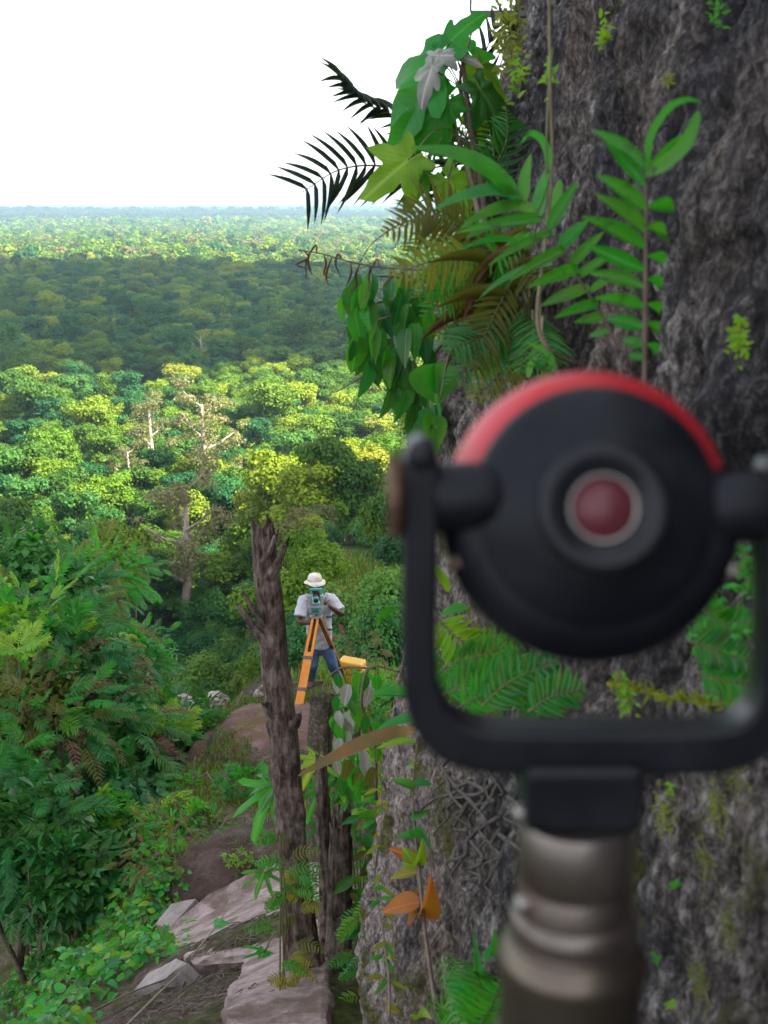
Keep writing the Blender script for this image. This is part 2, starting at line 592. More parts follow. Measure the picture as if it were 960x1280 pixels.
# ------------------------------------------------------------------ clouds (out of frame overhead; they shade the plain) and haze
def build_cloud(y0, y1, xa, xb, alt, seed, cells):
    """A flat-bottomed heap of cloud whose shadow falls on the plain between y0 and y1."""
    sx, sy = SUN.x / SUN.z * (alt + 60), SUN.y / SUN.z * (alt + 60)
    rs = random.Random(seed)
    vs, fs = [], []
    base = bmesh.new()
    bmesh.ops.create_icosphere(base, subdivisions=3, radius=1)
    bv = np.array([v.co[:] for v in base.verts]); bf = [[v.index for v in f.verts] for f in base.faces]
    base.free()
    for (cx, cy, rx, ry) in cells:
        px = xa + (xb - xa) * cx + sx; py = y0 + (y1 - y0) * cy + sy
        RX, RY2 = (xb - xa) * rx, (y1 - y0) * ry
        q = bv.copy()
        k = 1 + .22 * fbm(q[:, 0] * 2 + seed, q[:, 1] * 2 + cx * 9, q[:, 2] * 2, 4, seed)
        q = q * k[:, None]
        q[:, 2] = np.where(q[:, 2] < 0, q[:, 2] * .15, q[:, 2])
        q = q * np.array([RX, RY2, min(RX, RY2) * .45]) + np.array([px, py, alt])
        n = len(vs)
        vs += q.tolist(); fs += [[i + n for i in f] for f in bf]
    me = mesh_np("cloud", vs, fs, CLOUD)
    o = link("cloud", me)
    return tag(o, "unseen white heap of cloud high above, placed to shade the land", "cloud", "clouds above the plain", "structure")

CLOUD = solid("cloud_white", (.9, .9, .9), .95, c2=(.85, .86, .88), scale=.01, spec=0.05)
rc = random.Random(3)
build_cloud(-150, 196, -400, 400, 1500, 2, [(.28, .5, .26, .5), (.625, .31, .25, .385), (.45, .3, .2, .3)])  # unseen cloud added and shaped to keep the foreground in shade
build_cloud(335, 1190, -560, 420, 1500, 5, [(.35, .55, .45, .48), (.12, .55, .30, .45), (.7, .60, .40, .36), (.93, .72, .25, .30), (.5, .35, .20, .25)])
build_cloud(3300, 8200, -3200, 900, 2600, 8, [(.3, .45, .35, .40), (.6, .5, .3, .33), (.1, .3, .25, .35), (.85, .35, .2, .2)])

hb = MB().box((0, 22000, (-64 + 84) / 2), (42000, 47000, 148))
hm, nt, out = nodes("haze_air")
pv = nt.nodes.new("ShaderNodeVolumePrincipled")
pv.inputs['Color'].default_value = (0.58, 0.82, 1.0, 1)
pv.inputs['Density'].default_value = 0.000105
pv.inputs['Anisotropy'].default_value = 0.0
nt.links.new(pv.outputs[0], out.inputs['Volume'])
haze = hb.build("haze", hm, smooth=False)
tag(haze, "pale humid air over the plain fading the far trees", "haze", kind="stuff")

# ------------------------------------------------------------------ forest
def crown_cards(rs, lobes, nleaf, size, up=.35):
    """Leaf sprays through the volume of several lobes; returns verts, quads."""
    c = np.array([l[0] for l in lobes]); r = np.array([l[1] for l in lobes])
    w = (r[:, 0] * r[:, 1]) ** 1.0
    k = rs.choice(len(lobes), nleaf, p=w / w.sum())
    d = rs.normal(size=(nleaf, 3)); d /= np.linalg.norm(d, axis=1, keepdims=True)
    d[:, 2] = np.where((d[:, 2] < -.25) & (rs.rand(nleaf) < .7), -d[:, 2], d[:, 2])
    rad = rs.rand(nleaf) ** .36
    bump = 1 + .42 * vnoise(d[:, 0] * 2.6 + k * 3.3, d[:, 1] * 2.6, d[:, 2] * 2.6, 7) + .2 * vnoise(d[:, 0] * 6 + k, d[:, 1] * 6, d[:, 2] * 6, 8)
    p = c[k] + d * r[k] * (rad * bump)[:, None]
    nrm = d + rs.normal(size=(nleaf, 3)) * .55 + np.array([0, 0, up])
    nrm /= np.linalg.norm(nrm, axis=1, keepdims=True)
    t = np.cross(nrm, rs.normal(size=(nleaf, 3))); t /= np.linalg.norm(t, axis=1, keepdims=True)
    b = np.cross(nrm, t)
    s = size * (.55 + .9 * rs.rand(nleaf))[:, None]
    a = .55 + .3 * rs.rand(nleaf)[:, None]
    V = np.stack([p - t * s, p + b * s * a - nrm * s * .25, p + t * s, p - b * s * a - nrm * s * .25], 1).reshape(-1, 3)
    F = np.arange(nleaf * 4).reshape(-1, 4)
    return V, F

def crown_mat(name, stops, trans=.25):
    m, nt, out = nodes(name)
    oi = nt.nodes.new("ShaderNodeObjectInfo")
    co = coords(nt, (1, 1, 1), 'Position')
    nz = noise_tex(nt, .55, 3, co, .7)
    ad = N(nt, "ShaderNodeMath", operation='MULTIPLY_ADD')
    ad.inputs[1].default_value = 0.42
    nt.links.new(nz, ad.inputs[0])
    ml = N(nt, "ShaderNodeMath", operation='MULTIPLY')
    ml.inputs[1].default_value = 0.72
    nt.links.new(oi.outputs['Random'], ml.inputs[0])
    nt.links.new(ml.outputs[0], ad.inputs[2])
    cc = ramp(nt, ad.outputs[0], stops)
    p = N(nt, "ShaderNodeBsdfPrincipled", Roughness=0.6)
    p.inputs['Specular IOR Level'].default_value = 0.25
    nt.links.new(cc, p.inputs['Base Color'])
    tr = nt.nodes.new("ShaderNodeBsdfTranslucent")
    nt.links.new(mix(nt, .5, cc, (.20, .26, .02)), tr.inputs['Color'])
    ms = N(nt, "ShaderNodeMixShader")
    ms.inputs[0].default_value = trans
    nt.links.new(p.outputs[0], ms.inputs[1])
    nt.links.new(tr.outputs[0], ms.inputs[2])
    nt.links.new(ms.outputs[0], out.inputs['Surface'])
    return m

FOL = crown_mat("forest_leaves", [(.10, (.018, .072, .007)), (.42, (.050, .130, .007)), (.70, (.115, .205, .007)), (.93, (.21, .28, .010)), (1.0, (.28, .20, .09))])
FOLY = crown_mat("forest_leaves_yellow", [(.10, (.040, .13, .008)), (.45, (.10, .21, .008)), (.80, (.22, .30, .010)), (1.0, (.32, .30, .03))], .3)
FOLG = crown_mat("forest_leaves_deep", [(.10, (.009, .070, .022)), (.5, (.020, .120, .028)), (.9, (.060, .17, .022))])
FOLB = crown_mat("slope_bush_leaves", [(.10, (.020, .12, .030)), (.5, (.050, .19, .030)), (.9, (.14, .27, .028))])
FOLO = crown_mat("forest_leaves_olive", [(.10, (.055, .075, .014)), (.5, (.11, .125, .026)), (.9, (.19, .165, .050))], .25)
FOLP = crown_mat("pale_tree_leaves", [(.10, (.10, .115, .035)), (.5, (.17, .175, .06)), (.9, (.25, .22, .10))], .3)
BARK = solid("forest_bark", (.30, .22, .16), .9, c2=(.14, .10, .075), scale=3, stretch=(1, 1, .2))

def limb_set(mb, rs, base, top, r0, levels, spread, n1):
    """Trunk with forking limbs."""
    tips = []
    pts = [base + (top - base) * t + Vector((rs.uniform(-1, 1), rs.uniform(-1, 1), 0)) * .03 * (top - base).length * math.sin(t * 3.1) for t in (0, .25, .5, .75, 1)]
    mb.tube(pts, [r0 * (1.25 - .95 * t) for t in (0, .25, .5, .75, 1)], 6)
    H = (top - base).length
    for k in range(n1):
        t = .38 + .6 * k / max(1, n1 - 1)
        p = base + (top - base) * t
        a = k * 2.4 + rs.uniform(-.5, .5)
        L = H * spread * (1.05 - .5 * t) * rs.uniform(.75, 1.2)
        d = Vector((math.cos(a), math.sin(a), rs.uniform(.35, .9))).normalized()
        q1 = p + d * L * .5 + Vector((0, 0, -.04 * L)); q2 = p + d * L + Vector((0, 0, .12 * L))
        rr = r0 * (1.0 - .75 * t) * (.72 if levels > 1 else .55)
        mb.tube([p, q1, q2], [rr, rr * .65, rr * .2], 5, caps=False)
        tips.append(q2); tips.append(q1)
        if levels > 1:
            for s in (-1, 1):
                e = q1 + (d + Vector((-d.y, d.x, .2)) * s * .8).normalized() * L * .5
                mb.tube([q1, (q1 + e) / 2 + Vector((0, 0, .03 * L)), e], [rr * .5, rr * .35, rr * .12], 4, caps=False)
                tips.append(e)
    return tips

def tree_proto(kind, seed, nleaf, size):
    """Returns (trunk mesh, crown mesh) of a tree with its foot at the origin."""
    rs = np.random.RandomState(seed); rp = random.Random(seed)
    mb = MB()
    if kind == 'broad':
        H = rp.uniform(10, 13)
        tips = limb_set(mb, rp, Vector((0, 0, -.6)), Vector((rp.uniform(-.5, .5), rp.uniform(-.5, .5), H * .72)), .24, 1, .38, 6)
        lobes = [(np.array(t[:]) + rs.normal(size=3) * .4, np.array([rp.uniform(.8, 1.25), rp.uniform(.8, 1.25), rp.uniform(.5, .8)]) * rp.uniform(.8, 2.3)) for t in tips]
        lobes += [(np.array([rp.uniform(-2, 2), rp.uniform(-2, 2), H * rp.uniform(.62, .85)]), np.array([1, 1, .7]) * rp.uniform(1.5, 2.2)) for _ in range(4)]
    elif kind == 'round':
        H = rp.uniform(6.5, 8.5)
        limb_set(mb, rp, Vector((0, 0, -.6)), Vector((0, 0, H * .6)), .17, 1, .4, 5)
        lobes = []
        for _ in range(11):
            a = rp.uniform(0, 6.28); r = rp.uniform(.5, 2.4)
            lobes.append((np.array([math.cos(a) * r, math.sin(a) * r, H * (.75 - .10 * r) + rp.uniform(-.8, .5)]), np.array([1, 1, .75]) * rp.uniform(1.0, 1.7)))
    elif kind == 'bush':
        H = rp.uniform(3.2, 4.2)
        limb_set(mb, rp, Vector((0, 0, -.5)), Vector((0, 0, H * .55)), .09, 1, .6, 5)
        lobes = []
        for _ in range(12):
            a = rp.uniform(0, 6.28); r = rp.uniform(.2, 2.0)
            lobes.append((np.array([math.cos(a) * r, math.sin(a) * r, H * (.55 - .12 * r) + rp.uniform(-.3, .7)]), np.array([1, 1, .8]) * rp.uniform(.6, 1.1)))
    elif kind == 'tall':                     # pale-stemmed, thin open crown
        H = rp.uniform(16, 19)
        tips = limb_set(mb, rp, Vector((0, 0, -.8)), Vector((rp.uniform(-.8, .8), rp.uniform(-.8, .8), H * .86)), .52, 2, .36, 8)
        lobes = [(np.array(t[:]) + rs.normal(size=3) * .5, np.array([1, 1, .6]) * rp.uniform(.9, 1.9)) for t in tips]
    V, F = crown_cards(rs, lobes, nleaf, size)
    return mb, V, F

PROTO = {}
BARKP = solid("pale_bark", (.50, .41, .34), .85, c2=(.30, .22, .17), scale=2.5, stretch=(1, 1, .25))
def protos():
    spec = [('broad', 1, FOL), ('broad', 2, FOL), ('broad', 3, FOLY), ('round', 4, FOL), ('round', 5, FOLY), ('round', 6, FOLG), ('bush', 7, FOLG), ('bush', 8, FOLB), ('tall', 9, FOLP), ('tall', 10, FOLP), ('round', 11, FOLO), ('broad', 12, FOLG)]
    for i, (k, s, m) in enumerate(spec):
        nl = {'broad': 8000, 'round': 9500, 'bush': 9000, 'tall': 5200}[k]
        sz = {'broad': .20, 'round': .13, 'bush': .075, 'tall': .15}[k]
        mb, V, F = tree_proto(k, s, nl, sz)
        tm = mesh_np("trunk", mb.v, mb.f, BARKP if k == 'tall' else BARK)
        cm = mesh_np("crown", V, F, m, smooth=False)
        PROTO[i] = (k, tm, cm)
protos()

def far_proto(seed, mat):
    rs = np.random.RandomState(seed); rp = random.Random(seed)
    lobes = []
    for _ in range(7):
        a = rp.uniform(0, 6.28); r = rp.uniform(.3, 2.8)
        lobes.append((np.array([math.cos(a) * r, math.sin(a) * r, 7.5 - .7 * r + rp.uniform(-.8, .8)]), np.array([1, 1, .8]) * rp.uniform(1.3, 2.2)))
    V, F = crown_cards(rs, lobes, 420, .8)
    o = bpy.data.objects.new("far_crown", mesh_np("far_crown", V, F, mat, smooth=False))
    return o
FAR = [far_proto(s, m) for s, m in ((31, FOL), (32, FOL), (33, FOLY), (34, FOLG), (35, FOLO))]
MID = []
for i in (0, 1, 2, 3, 4, 5, 10, 11):
    MID.append(bpy.data.objects.new("mid_crown", PROTO[i][2]))

def scatter(name, pts, rot, scl, ids, protos_, label):
    me = bpy.data.meshes.new(name)
    me.vertices.add(len(pts))
    me.vertices.foreach_set("co", np.asarray(pts, np.float32).ravel())
    for an, ty, data in (("rot", 'FLOAT', rot), ("scl", 'FLOAT', scl), ("ids", 'INT', ids)):
        a = me.attributes.new(an, ty, 'POINT')
        a.data.foreach_set("value", np.asarray(data, np.int32 if ty == 'INT' else np.float32))
    o = link(name, me)
    ng = bpy.data.node_groups.new(name, 'GeometryNodeTree')
    ng.interface.new_socket('Geometry', in_out='INPUT', socket_type='NodeSocketGeometry')
    ng.interface.new_socket('Geometry', in_out='OUTPUT', socket_type='NodeSocketGeometry')
    gi = ng.nodes.new('NodeGroupInput'); go = ng.nodes.new('NodeGroupOutput')
    jn = ng.nodes.new('GeometryNodeJoinGeometry')
    for p in reversed(protos_):
        oi = ng.nodes.new('GeometryNodeObjectInfo')
        oi.inputs['Object'].default_value = p
        oi.inputs['As Instance'].default_value = True
        ng.links.new(oi.outputs['Geometry'], jn.inputs[0])
    ip = ng.nodes.new('GeometryNodeInstanceOnPoints')
    def attr(n, ty):
        a = ng.nodes.new('GeometryNodeInputNamedAttribute'); a.data_type = ty; a.inputs['Name'].default_value = n
        return [s for s in a.outputs if s.enabled and s.name == 'Attribute'][0]
    ng.links.new(gi.outputs[0], ip.inputs['Points'])
    ng.links.new(jn.outputs[0], ip.inputs['Instance'])
    ip.inputs['Pick Instance'].default_value = True
    ng.links.new(attr('ids', 'INT'), ip.inputs['Instance Index'])
    cx = ng.nodes.new('ShaderNodeCombineXYZ')
    ng.links.new(attr('rot', 'FLOAT'), cx.inputs['Z'])
    ng.links.new(cx.outputs[0], ip.inputs['Rotation'])
    ng.links.new(attr('scl', 'FLOAT'), ip.inputs['Scale'])
    ng.links.new(ip.outputs[0], go.inputs[0])
    md = o.modifiers.new("scatter", 'NODES'); md.node_group = ng
    tag(o, label, "forest", kind="stuff")
    return o

def forest():
    rs = np.random.RandomState(77)
    P = []
    rings = [(24, 60, 4.2), (60, 150, 4.9), (150, 420, 7.2), (420, 1400, 8.4), (1400, 3200, 10), (3200, 7000, 16), (7000, 16000, 34)]
    for a, b, s in rings:
        rr = np.arange(a, b, s * .87)
        for r in rr:
            th = np.arange(math.radians(-22), math.radians(8 if r > 140 else 6), s / r)
            t = th + rs.uniform(-.45, .45, len(th)) * s / r
            q = r + rs.uniform(-.45, .45, len(th)) * s
            P.append(np.stack([q * np.sin(t), q * np.cos(t), np.full(len(th), s)], -1))
    P = np.concatenate(P)
    z = height(P[:, 0], P[:, 1])
    az = np.degrees(np.arctan2(P[:, 0], P[:, 1])); dist = np.hypot(P[:, 0], P[:, 1])
    az += 0
    # open footpath on the spur, and a small clearing in the plain
    pathm = np.abs(P[:, 0] / P[:, 1] + .0245) < .021
    keep = ~((dist < 140) & pathm)
    keep &= ~((dist < 33) & (az > -16))
    keep &= ~((np.abs(az + 10.6) < .9) & (np.abs(dist - 412) < 14))
    low = np.zeros(len(P), bool)
    for tp, half, back in ((233, 2.8, 400), (190, 1.1, 60), (262, 1.4, 70), (163, .8, 50)):     # keep the pale trunks in the open
        py_ = {233: 782, 190: 622, 262: 640, 163: 650}[tp]
        g = ground_hit(tp, py_ + 6, 100, 400)
        ga, gd = math.degrees(math.atan2(g.x, g.y)), math.hypot(g.x, g.y)
        low |= (np.abs(az - ga) < half) & (dist < gd - 2) & (dist > max(gd - back, 50))
    P, z, az, dist, low = P[keep], z[keep], az[keep], dist[keep], low[keep]
    infr = (az > -17.6) & (az < 4.0)
    order = np.argsort(np.where(infr, dist, 1e9))
    near = order[:286]
    names = {0: ("broadleaf_tree", "full-crowned mid green tree"), 1: ("broadleaf_tree", "wide-crowned mid green tree"), 2: ("broadleaf_tree", "full-crowned yellow green tree"),
             3: ("round_tree", "low round green tree"), 4: ("round_tree", "low round yellow green tree"), 5: ("round_tree", "low round dark green tree"),
             6: ("forest_bush", "dark green bush"), 7: ("forest_bush", "fresh green bush"), 10: ("round_tree", "low round olive tree"), 11: ("broadleaf_tree", "full-crowned dark green tree")}
    def where(a, d):
        if d < 60: return "on the slope just behind the surveyor" if a > -7.5 else "on the steep slope below the thicket"
        if d < 100: return "on the grassy spur beyond the surveyor" if a > -2.45 else "beside the worn footpath on the spur" if a > -6 else "halfway down the slope left of the footpath"
        if d < 150: return "on the far end of the spur" if a > -6 else "on the lower slope before the pale-trunked tree" if a > -11.5 else "on the lower slope beyond the thicket"
        if d < 190: return "at the foot of the spur" if a > -6 else "around the foot of the tall pale-trunked tree" if a > -11.5 else "at the hill foot beyond the thicket"
        return "in the sunlit canopy past the spur" if a > -6 else "in the canopy edge behind the pale-trunked tree" if a > -11.5 else "in the canopy edge beyond the thicket"
    for i in near:
        d = dist[i]
        right = az[i] > -7
        if d < 60 or low[i]: k = int(rs.choice([6, 7, 7, 7]))
        elif d < 150: k = int(rs.choice([5, 3, 6, 7, 5, 10, 11] if not right else [5, 3, 6, 7, 10, 4]))
        else: k = int(rs.choice([2, 2, 4, 0, 1, 2, 3] if right else [0, 1, 0, 1, 3, 2, 11, 4, 2]))
        sc = rs.uniform(.8, 1.25) * (.75 if d < 60 else .85 if d < 150 else 1.05)
        if d < 150 and k in (11, 3, 5, 10, 4): sc *= .8
        if d > 90 and k in (6, 7): sc *= rs.uniform(1.2, 1.9)
        nm, lb = names[k]; lb = lb + ' ' + where(az[i], d)
        t = thing(nm, lb, "bush" if k in (6, 7) else "tree", (P[i, 0], P[i, 1], z[i]), "trees of the forest below")
        t.rotation_euler = (0, 0, rs.uniform(0, 6.28)); t.scale = (sc * rs.uniform(.8, 1.3), sc * rs.uniform(.8, 1.3), sc * rs.uniform(.75, 1.4))
        link("trunk", PROTO[k][1], t); link("crown", PROTO[k][2], t)
    rest = np.setdiff1d(np.arange(len(P)), near)
    for lo, hi, pr, lb, nm in ((0, 1100, MID, "unbroken forest canopy of the middle plain, green and yellow", "middle_forest"),
                           (1100, 1e9, FAR, "far forest canopy running to the hazy horizon", "far_forest")):
        r = rest[(dist[rest] >= max(lo, 150)) & (dist[rest] < hi)]
        scl = rs.uniform(.70, 1.35, len(r)) * np.clip(P[r, 2] / 7.6, .8, 4.0)
        emer = rs.rand(len(r)) < .07
        scl = np.where(emer, scl * 1.4, np.where(rs.rand(len(r)) < .25, scl * .62, scl))
        q = np.stack([P[r, 0], P[r, 1], z[r] - (0 if lo == 0 else .5)], -1)
        if lo == 0:
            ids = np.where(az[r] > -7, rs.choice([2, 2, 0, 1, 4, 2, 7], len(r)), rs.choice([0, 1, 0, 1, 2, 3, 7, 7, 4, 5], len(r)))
            ids = np.where(dist[r] > 430, rs.choice([0, 1, 7, 7, 5, 3, 0, 7, 2], len(r)), ids)  # more dark green crowns here, deepening the cloud-shadow band by colour
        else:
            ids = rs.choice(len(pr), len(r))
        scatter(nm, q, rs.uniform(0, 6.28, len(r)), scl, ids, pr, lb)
    # tall pale-stemmed trees that stand out of the canopy
    for (px, py, hpx, k, lb) in ((233, 790, 205, 8, "tall pale-trunked tree with sparse olive crown and bare spreading limbs above the bushes"),
                                 (190, 628, 130, 9, "slender pale-trunked tree at the edge of the sunlit canopy, beside two taller ones"),
                                 (262, 650, 165, 8, "tall thin-crowned tree with pale forked trunk at the sunlit canopy edge"),
                                 (163, 650, 95, 9, "straight brown-stemmed slender tree before the sunlit canopy")):
        g = ground_hit(px, py, 100, 400)
        H = {8: 17.0, 9: 17.0}[k]
        s = hpx / FPX * g.length / H
        t = thing("tall_tree", lb, "tree", g, "pale-trunked trees of the forest")
        t.scale = (s, s, s); t.rotation_euler = (0, 0, RND.uniform(0, 6.28))
        link("trunk", PROTO[k][1], t); link("crown", PROTO[k][2], t)
    # bare dead tree in the shaded canopy
    g = ground_hit(249, 475, 300, 800)
    mb = MB(); rp = random.Random(4)
    limb_set(mb, rp, Vector((0, 0, 0)), Vector((1, 0, 15)), .5, 2, .34, 9)
    o = mb.build("dead_tree", solid("dead_wood_pale", (.34, .26, .19), .9, c2=(.22, .17, .12), scale=1), base=(0, 0, 0))
    o.location = g
    tag(o, "bare pale dead tree standing out of the shaded canopy", "tree")
forest()
# low far ridge on the horizon
hv, hf = [], []
hx = np.linspace(-2600, 5200, 90)
for i, x in enumerate(hx):
    e = max(0.0, 1 - ((x - 900) / 3000) ** 2) ** .7
    zt = -61 + e * (118 + 16 * float(vnoise(x / 420, 0, 0, 2)) + 6 * float(vnoise(x / 90, 0, 0, 3)))
    for (yo, zz_) in ((-1500, -66), (-500, -66 + (zt + 66) * .75), (0, zt), (1500, -66)):
        hv.append((x, 13500 + yo, zz_))
    if i:
        for k in range(3):
            a = (i - 1) * 4 + k
            hf.append((a, a + 1, a + 5, a + 4))
hills = link("distant_ridge", mesh_np("distant_ridge", hv, hf, solid("ridge_forest", (.03, .07, .03), .9, c2=(.05, .09, .03), scale=.02)))
tag(hills, "low long hazy ridge on the horizon", "hill", kind="structure")

# ------------------------------------------------------------------ survey prism on its pole (close to the lens)
BLACK = solid("black_plastic", (.006, .007, .011), .45, c2=(.026, .027, .033), scale=22, lo=.5, hi=.85, bump=.05, bscale=300, spec=.2)
BLACKM = solid("black_enamel", (.009, .010, .014), .40, c2=(.020, .020, .025), scale=30, lo=.45, hi=.75, spec=.25)
REDP = solid("red_plastic", (.46, .010, .020), .48, c2=(.36, .008, .018), scale=10, spec=.3)
REDL = solid("red_reflector", (.13, .022, .030), .45, c2=(.10, .018, .025), scale=8)
SILV = solid("worn_silver_ring", (.48, .44, .41), .42, 1.0, c2=(.26, .23, .21), scale=30)
STEEL = solid("worn_steel", (.24, .21, .19), .40, .85, c2=(.13, .095, .08), scale=26, lo=.4, hi=.7, bump=.05)
BRASS = solid("tarnished_brass", (.15, .12, .09), .42, .9, c2=(.085, .07, .06), scale=22, lo=.38, hi=.66, bump=.06)
BRONZE = solid("bronze_knob", (.16, .09, .055), .5, .7, c2=(.07, .045, .035), scale=40)

O = ray(745, 640) * 0.42
PXS = 0.42 / FPX
def L(px, py, yo=0.0):
    return pix(px, py, O.y + yo)

def build_prism():
    base = L(735, 1030)
    t = thing("survey_prism", "black and red survey prism held in a black U-shaped yoke, seen from behind", "survey prism", base)
    # yoke
    path = curve([L(526, 566), L(525, 700), L(524, 820), L(531, 872), L(552, 908), L(592, 927), L(660, 932), L(745, 933), L(850, 932), L(910, 926), L(944, 905), L(962, 868), L(968, 815), L(969, 700), L(968, 592)], 5)
    fr = frames(path, (0, 1, 0))
    vs, fs = [], []
    for i, ((tt, nn, bb), p) in enumerate(zip(fr, path)):
        k = abs(tt.x)
        th = (22.5 + 8 * k) * PXS
        dy = .0085
        for a, b in ((-1, -1), (1, -1), (1, 1), (-1, 1)):
            vs.append(p + nn * a * dy + bb * b * th)
    m = len(path)
    for i in range(m - 1):
        for k in range(4):
            fs.append((i * 4 + k, i * 4 + (k + 1) % 4, i * 4 + 4 + (k + 1) % 4, i * 4 + 4 + k))
    fs += [(3, 2, 1, 0), tuple((m - 1) * 4 + k for k in range(4))]
    yoke = MB().add(vs, fs).build("yoke", BLACKM, t, base)
    bv = yoke.modifiers.new("bevel", 'BEVEL'); bv.width = .0022; bv.segments = 3; bv.limit_method = 'ANGLE'; bv.angle_limit = math.radians(50)
    yoke.data.set_sharp_from_angle(angle=math.radians(50))
    ws_ = yoke.modifiers.new("normals", 'WEIGHTED_NORMAL')
    # rounded arm heads
    for x, y in ((526, 566), (968, 592)):
        MB().lathe([(.0001, -.009), (.0045, -.009), (.0052, -.0075), (.0052, .0075), (.0045, .009), (.0001, .009)], L(x, y), (0, 1, 0), 24).build("arm_head", BLACKM, yoke, base)
    # pivots
    def pivot(x0, x1, y, r, name, mat):
        a, b = L(x0, y), L(x1, y)
        w = (b - a).length; R_ = r * PXS; s = .003
        prof = [(.0001, 0), (R_ - s, 0), (R_ - s * .3, s * .3), (R_, s), (R_, w - s), (R_ - s * .3, w - s * .3), (R_ - s, w), (.0001, w)]
        return MB().lathe(prof, a, (b - a), 32).build(name, mat, t, base)
    pivot(540, 628, 622, 44, "pivot_boss", BLACK)
    pivot(880, 962, 634, 44, "pivot_boss", BLACK)
    k = pivot(484, 507, 622, 48, "tilt_knob", BRONZE)
    a = L(484, 622)
    for i in range(20):
        an = 2 * math.pi * i / 20
        c = L(495, 622) + Vector((0, math.cos(an), math.sin(an))) * 48 * PXS
        MB().box(c, (.0046, .0012, .0012), Matrix.Rotation(an, 3, 'X')).build("knurl", BRONZE, k, base)
    # housing: axis from the glass (far) to the eye side (near)
    view = O.normalized()
    bdir = (-view + Vector((0.14, 0, 0.045))).normalized()
    s = PXS
    C = L(742, 639)
    hs = MB().lathe([(184 * s, -85 * s), (186 * s, -70 * s), (184 * s, -52 * s), (174 * s, -22 * s), (160 * s, 6 * s), (154 * s, 15 * s), (100 * s, 17 * s)], C, bdir, 72).build("housing", REDP, t, base)
    MB().lathe([(.0001, -76 * s), (176 * s, -76 * s), (176 * s, -86 * s), (184 * s, -86 * s)], C, bdir, 48).build("front_rim", BLACK, hs, base)
    gl, nt, out = nodes("prism_glass")
    pg = N(nt, "ShaderNodeBsdfPrincipled", Roughness=.03)
    pg.inputs['Base Color'].default_value = (.05, .06, .07, 1); pg.inputs['Coat Weight'].default_value = .6
    nt.links.new(pg.outputs[0], out.inputs['Surface'])
    MB().lathe([(.0001, -79 * s), (120 * s, -79 * s), (120 * s, -74 * s)], C, bdir, 6).build("glass", gl, hs, base)
    back = MB().lathe([(155 * s, 8 * s), (155 * s, 16 * s), (151 * s, 24 * s), (140 * s, 34 * s), (120 * s, 47 * s), (95 * s, 60 * s), (84 * s, 65 * s), (76 * s, 67 * s)], C, bdir, 72).build("back_cone", BLACK, t, base)
    MB().lathe([(78 * s, 64 * s), (78 * s, 86 * s), (75 * s, 92 * s), (68 * s, 94 * s), (58 * s, 92 * s), (50 * s, 86 * s), (40 * s, 83 * s)], C, bdir, 64).build("cap_ring", BLACKM, back, base)
    MB().lathe([(42 * s, 82 * s), (41.5 * s, 86 * s), (40 * s, 88 * s), (37.5 * s, 86 * s), (36.5 * s, 80 * s)], C, bdir, 64).build("silver_ring", SILV, back, base)
    MB().lathe([(.0001, 83 * s), (37 * s, 83 * s), (37 * s, 76 * s)], C, bdir, 48).build("red_disc", REDL, back, base)
    # black carrier cradling the lower part
    cr = MB().lathe([(140 * s, 30 * s), (150 * s, 28 * s), (164 * s, 21 * s), (176 * s, 10 * s), (185 * s, -4 * s), (190 * s, -20 * s), (191 * s, -40 * s), (190 * s, -66 * s), (184 * s, -66 * s)], C, bdir, 72, math.radians(161), math.radians(379)).build("carrier", BLACK, t, base)
    for px_, py_, mt, r in ((573, 703, BRONZE, 10), (915, 712, SILV, 10), (740, 820, STEEL, 8)):  # the last one stands for a hole through the carrier
        MB().lathe([(.0001, 3 * s), (r * .6 * s, 3 * s), (r * s, 1.5 * s), (r * s, -3 * s)], L(px_, py_, -.004), bdir, 16).build("screw_or_hole", mt, cr, base)
    # stem block under the yoke
    z0, z1 = L(735, 938).z, L(735, 1018).z
    c = Vector((O.x - .0025, O.y, (z0 + z1) / 2))
    bl = MB().box(c, (152 * s, .030, z0 - z1)).build("stem_block", BLACKM, t, base, smooth=False)
    bv = bl.modifiers.new("bevel", 'BEVEL'); bv.width = .003; bv.segments = 3
    return c.x

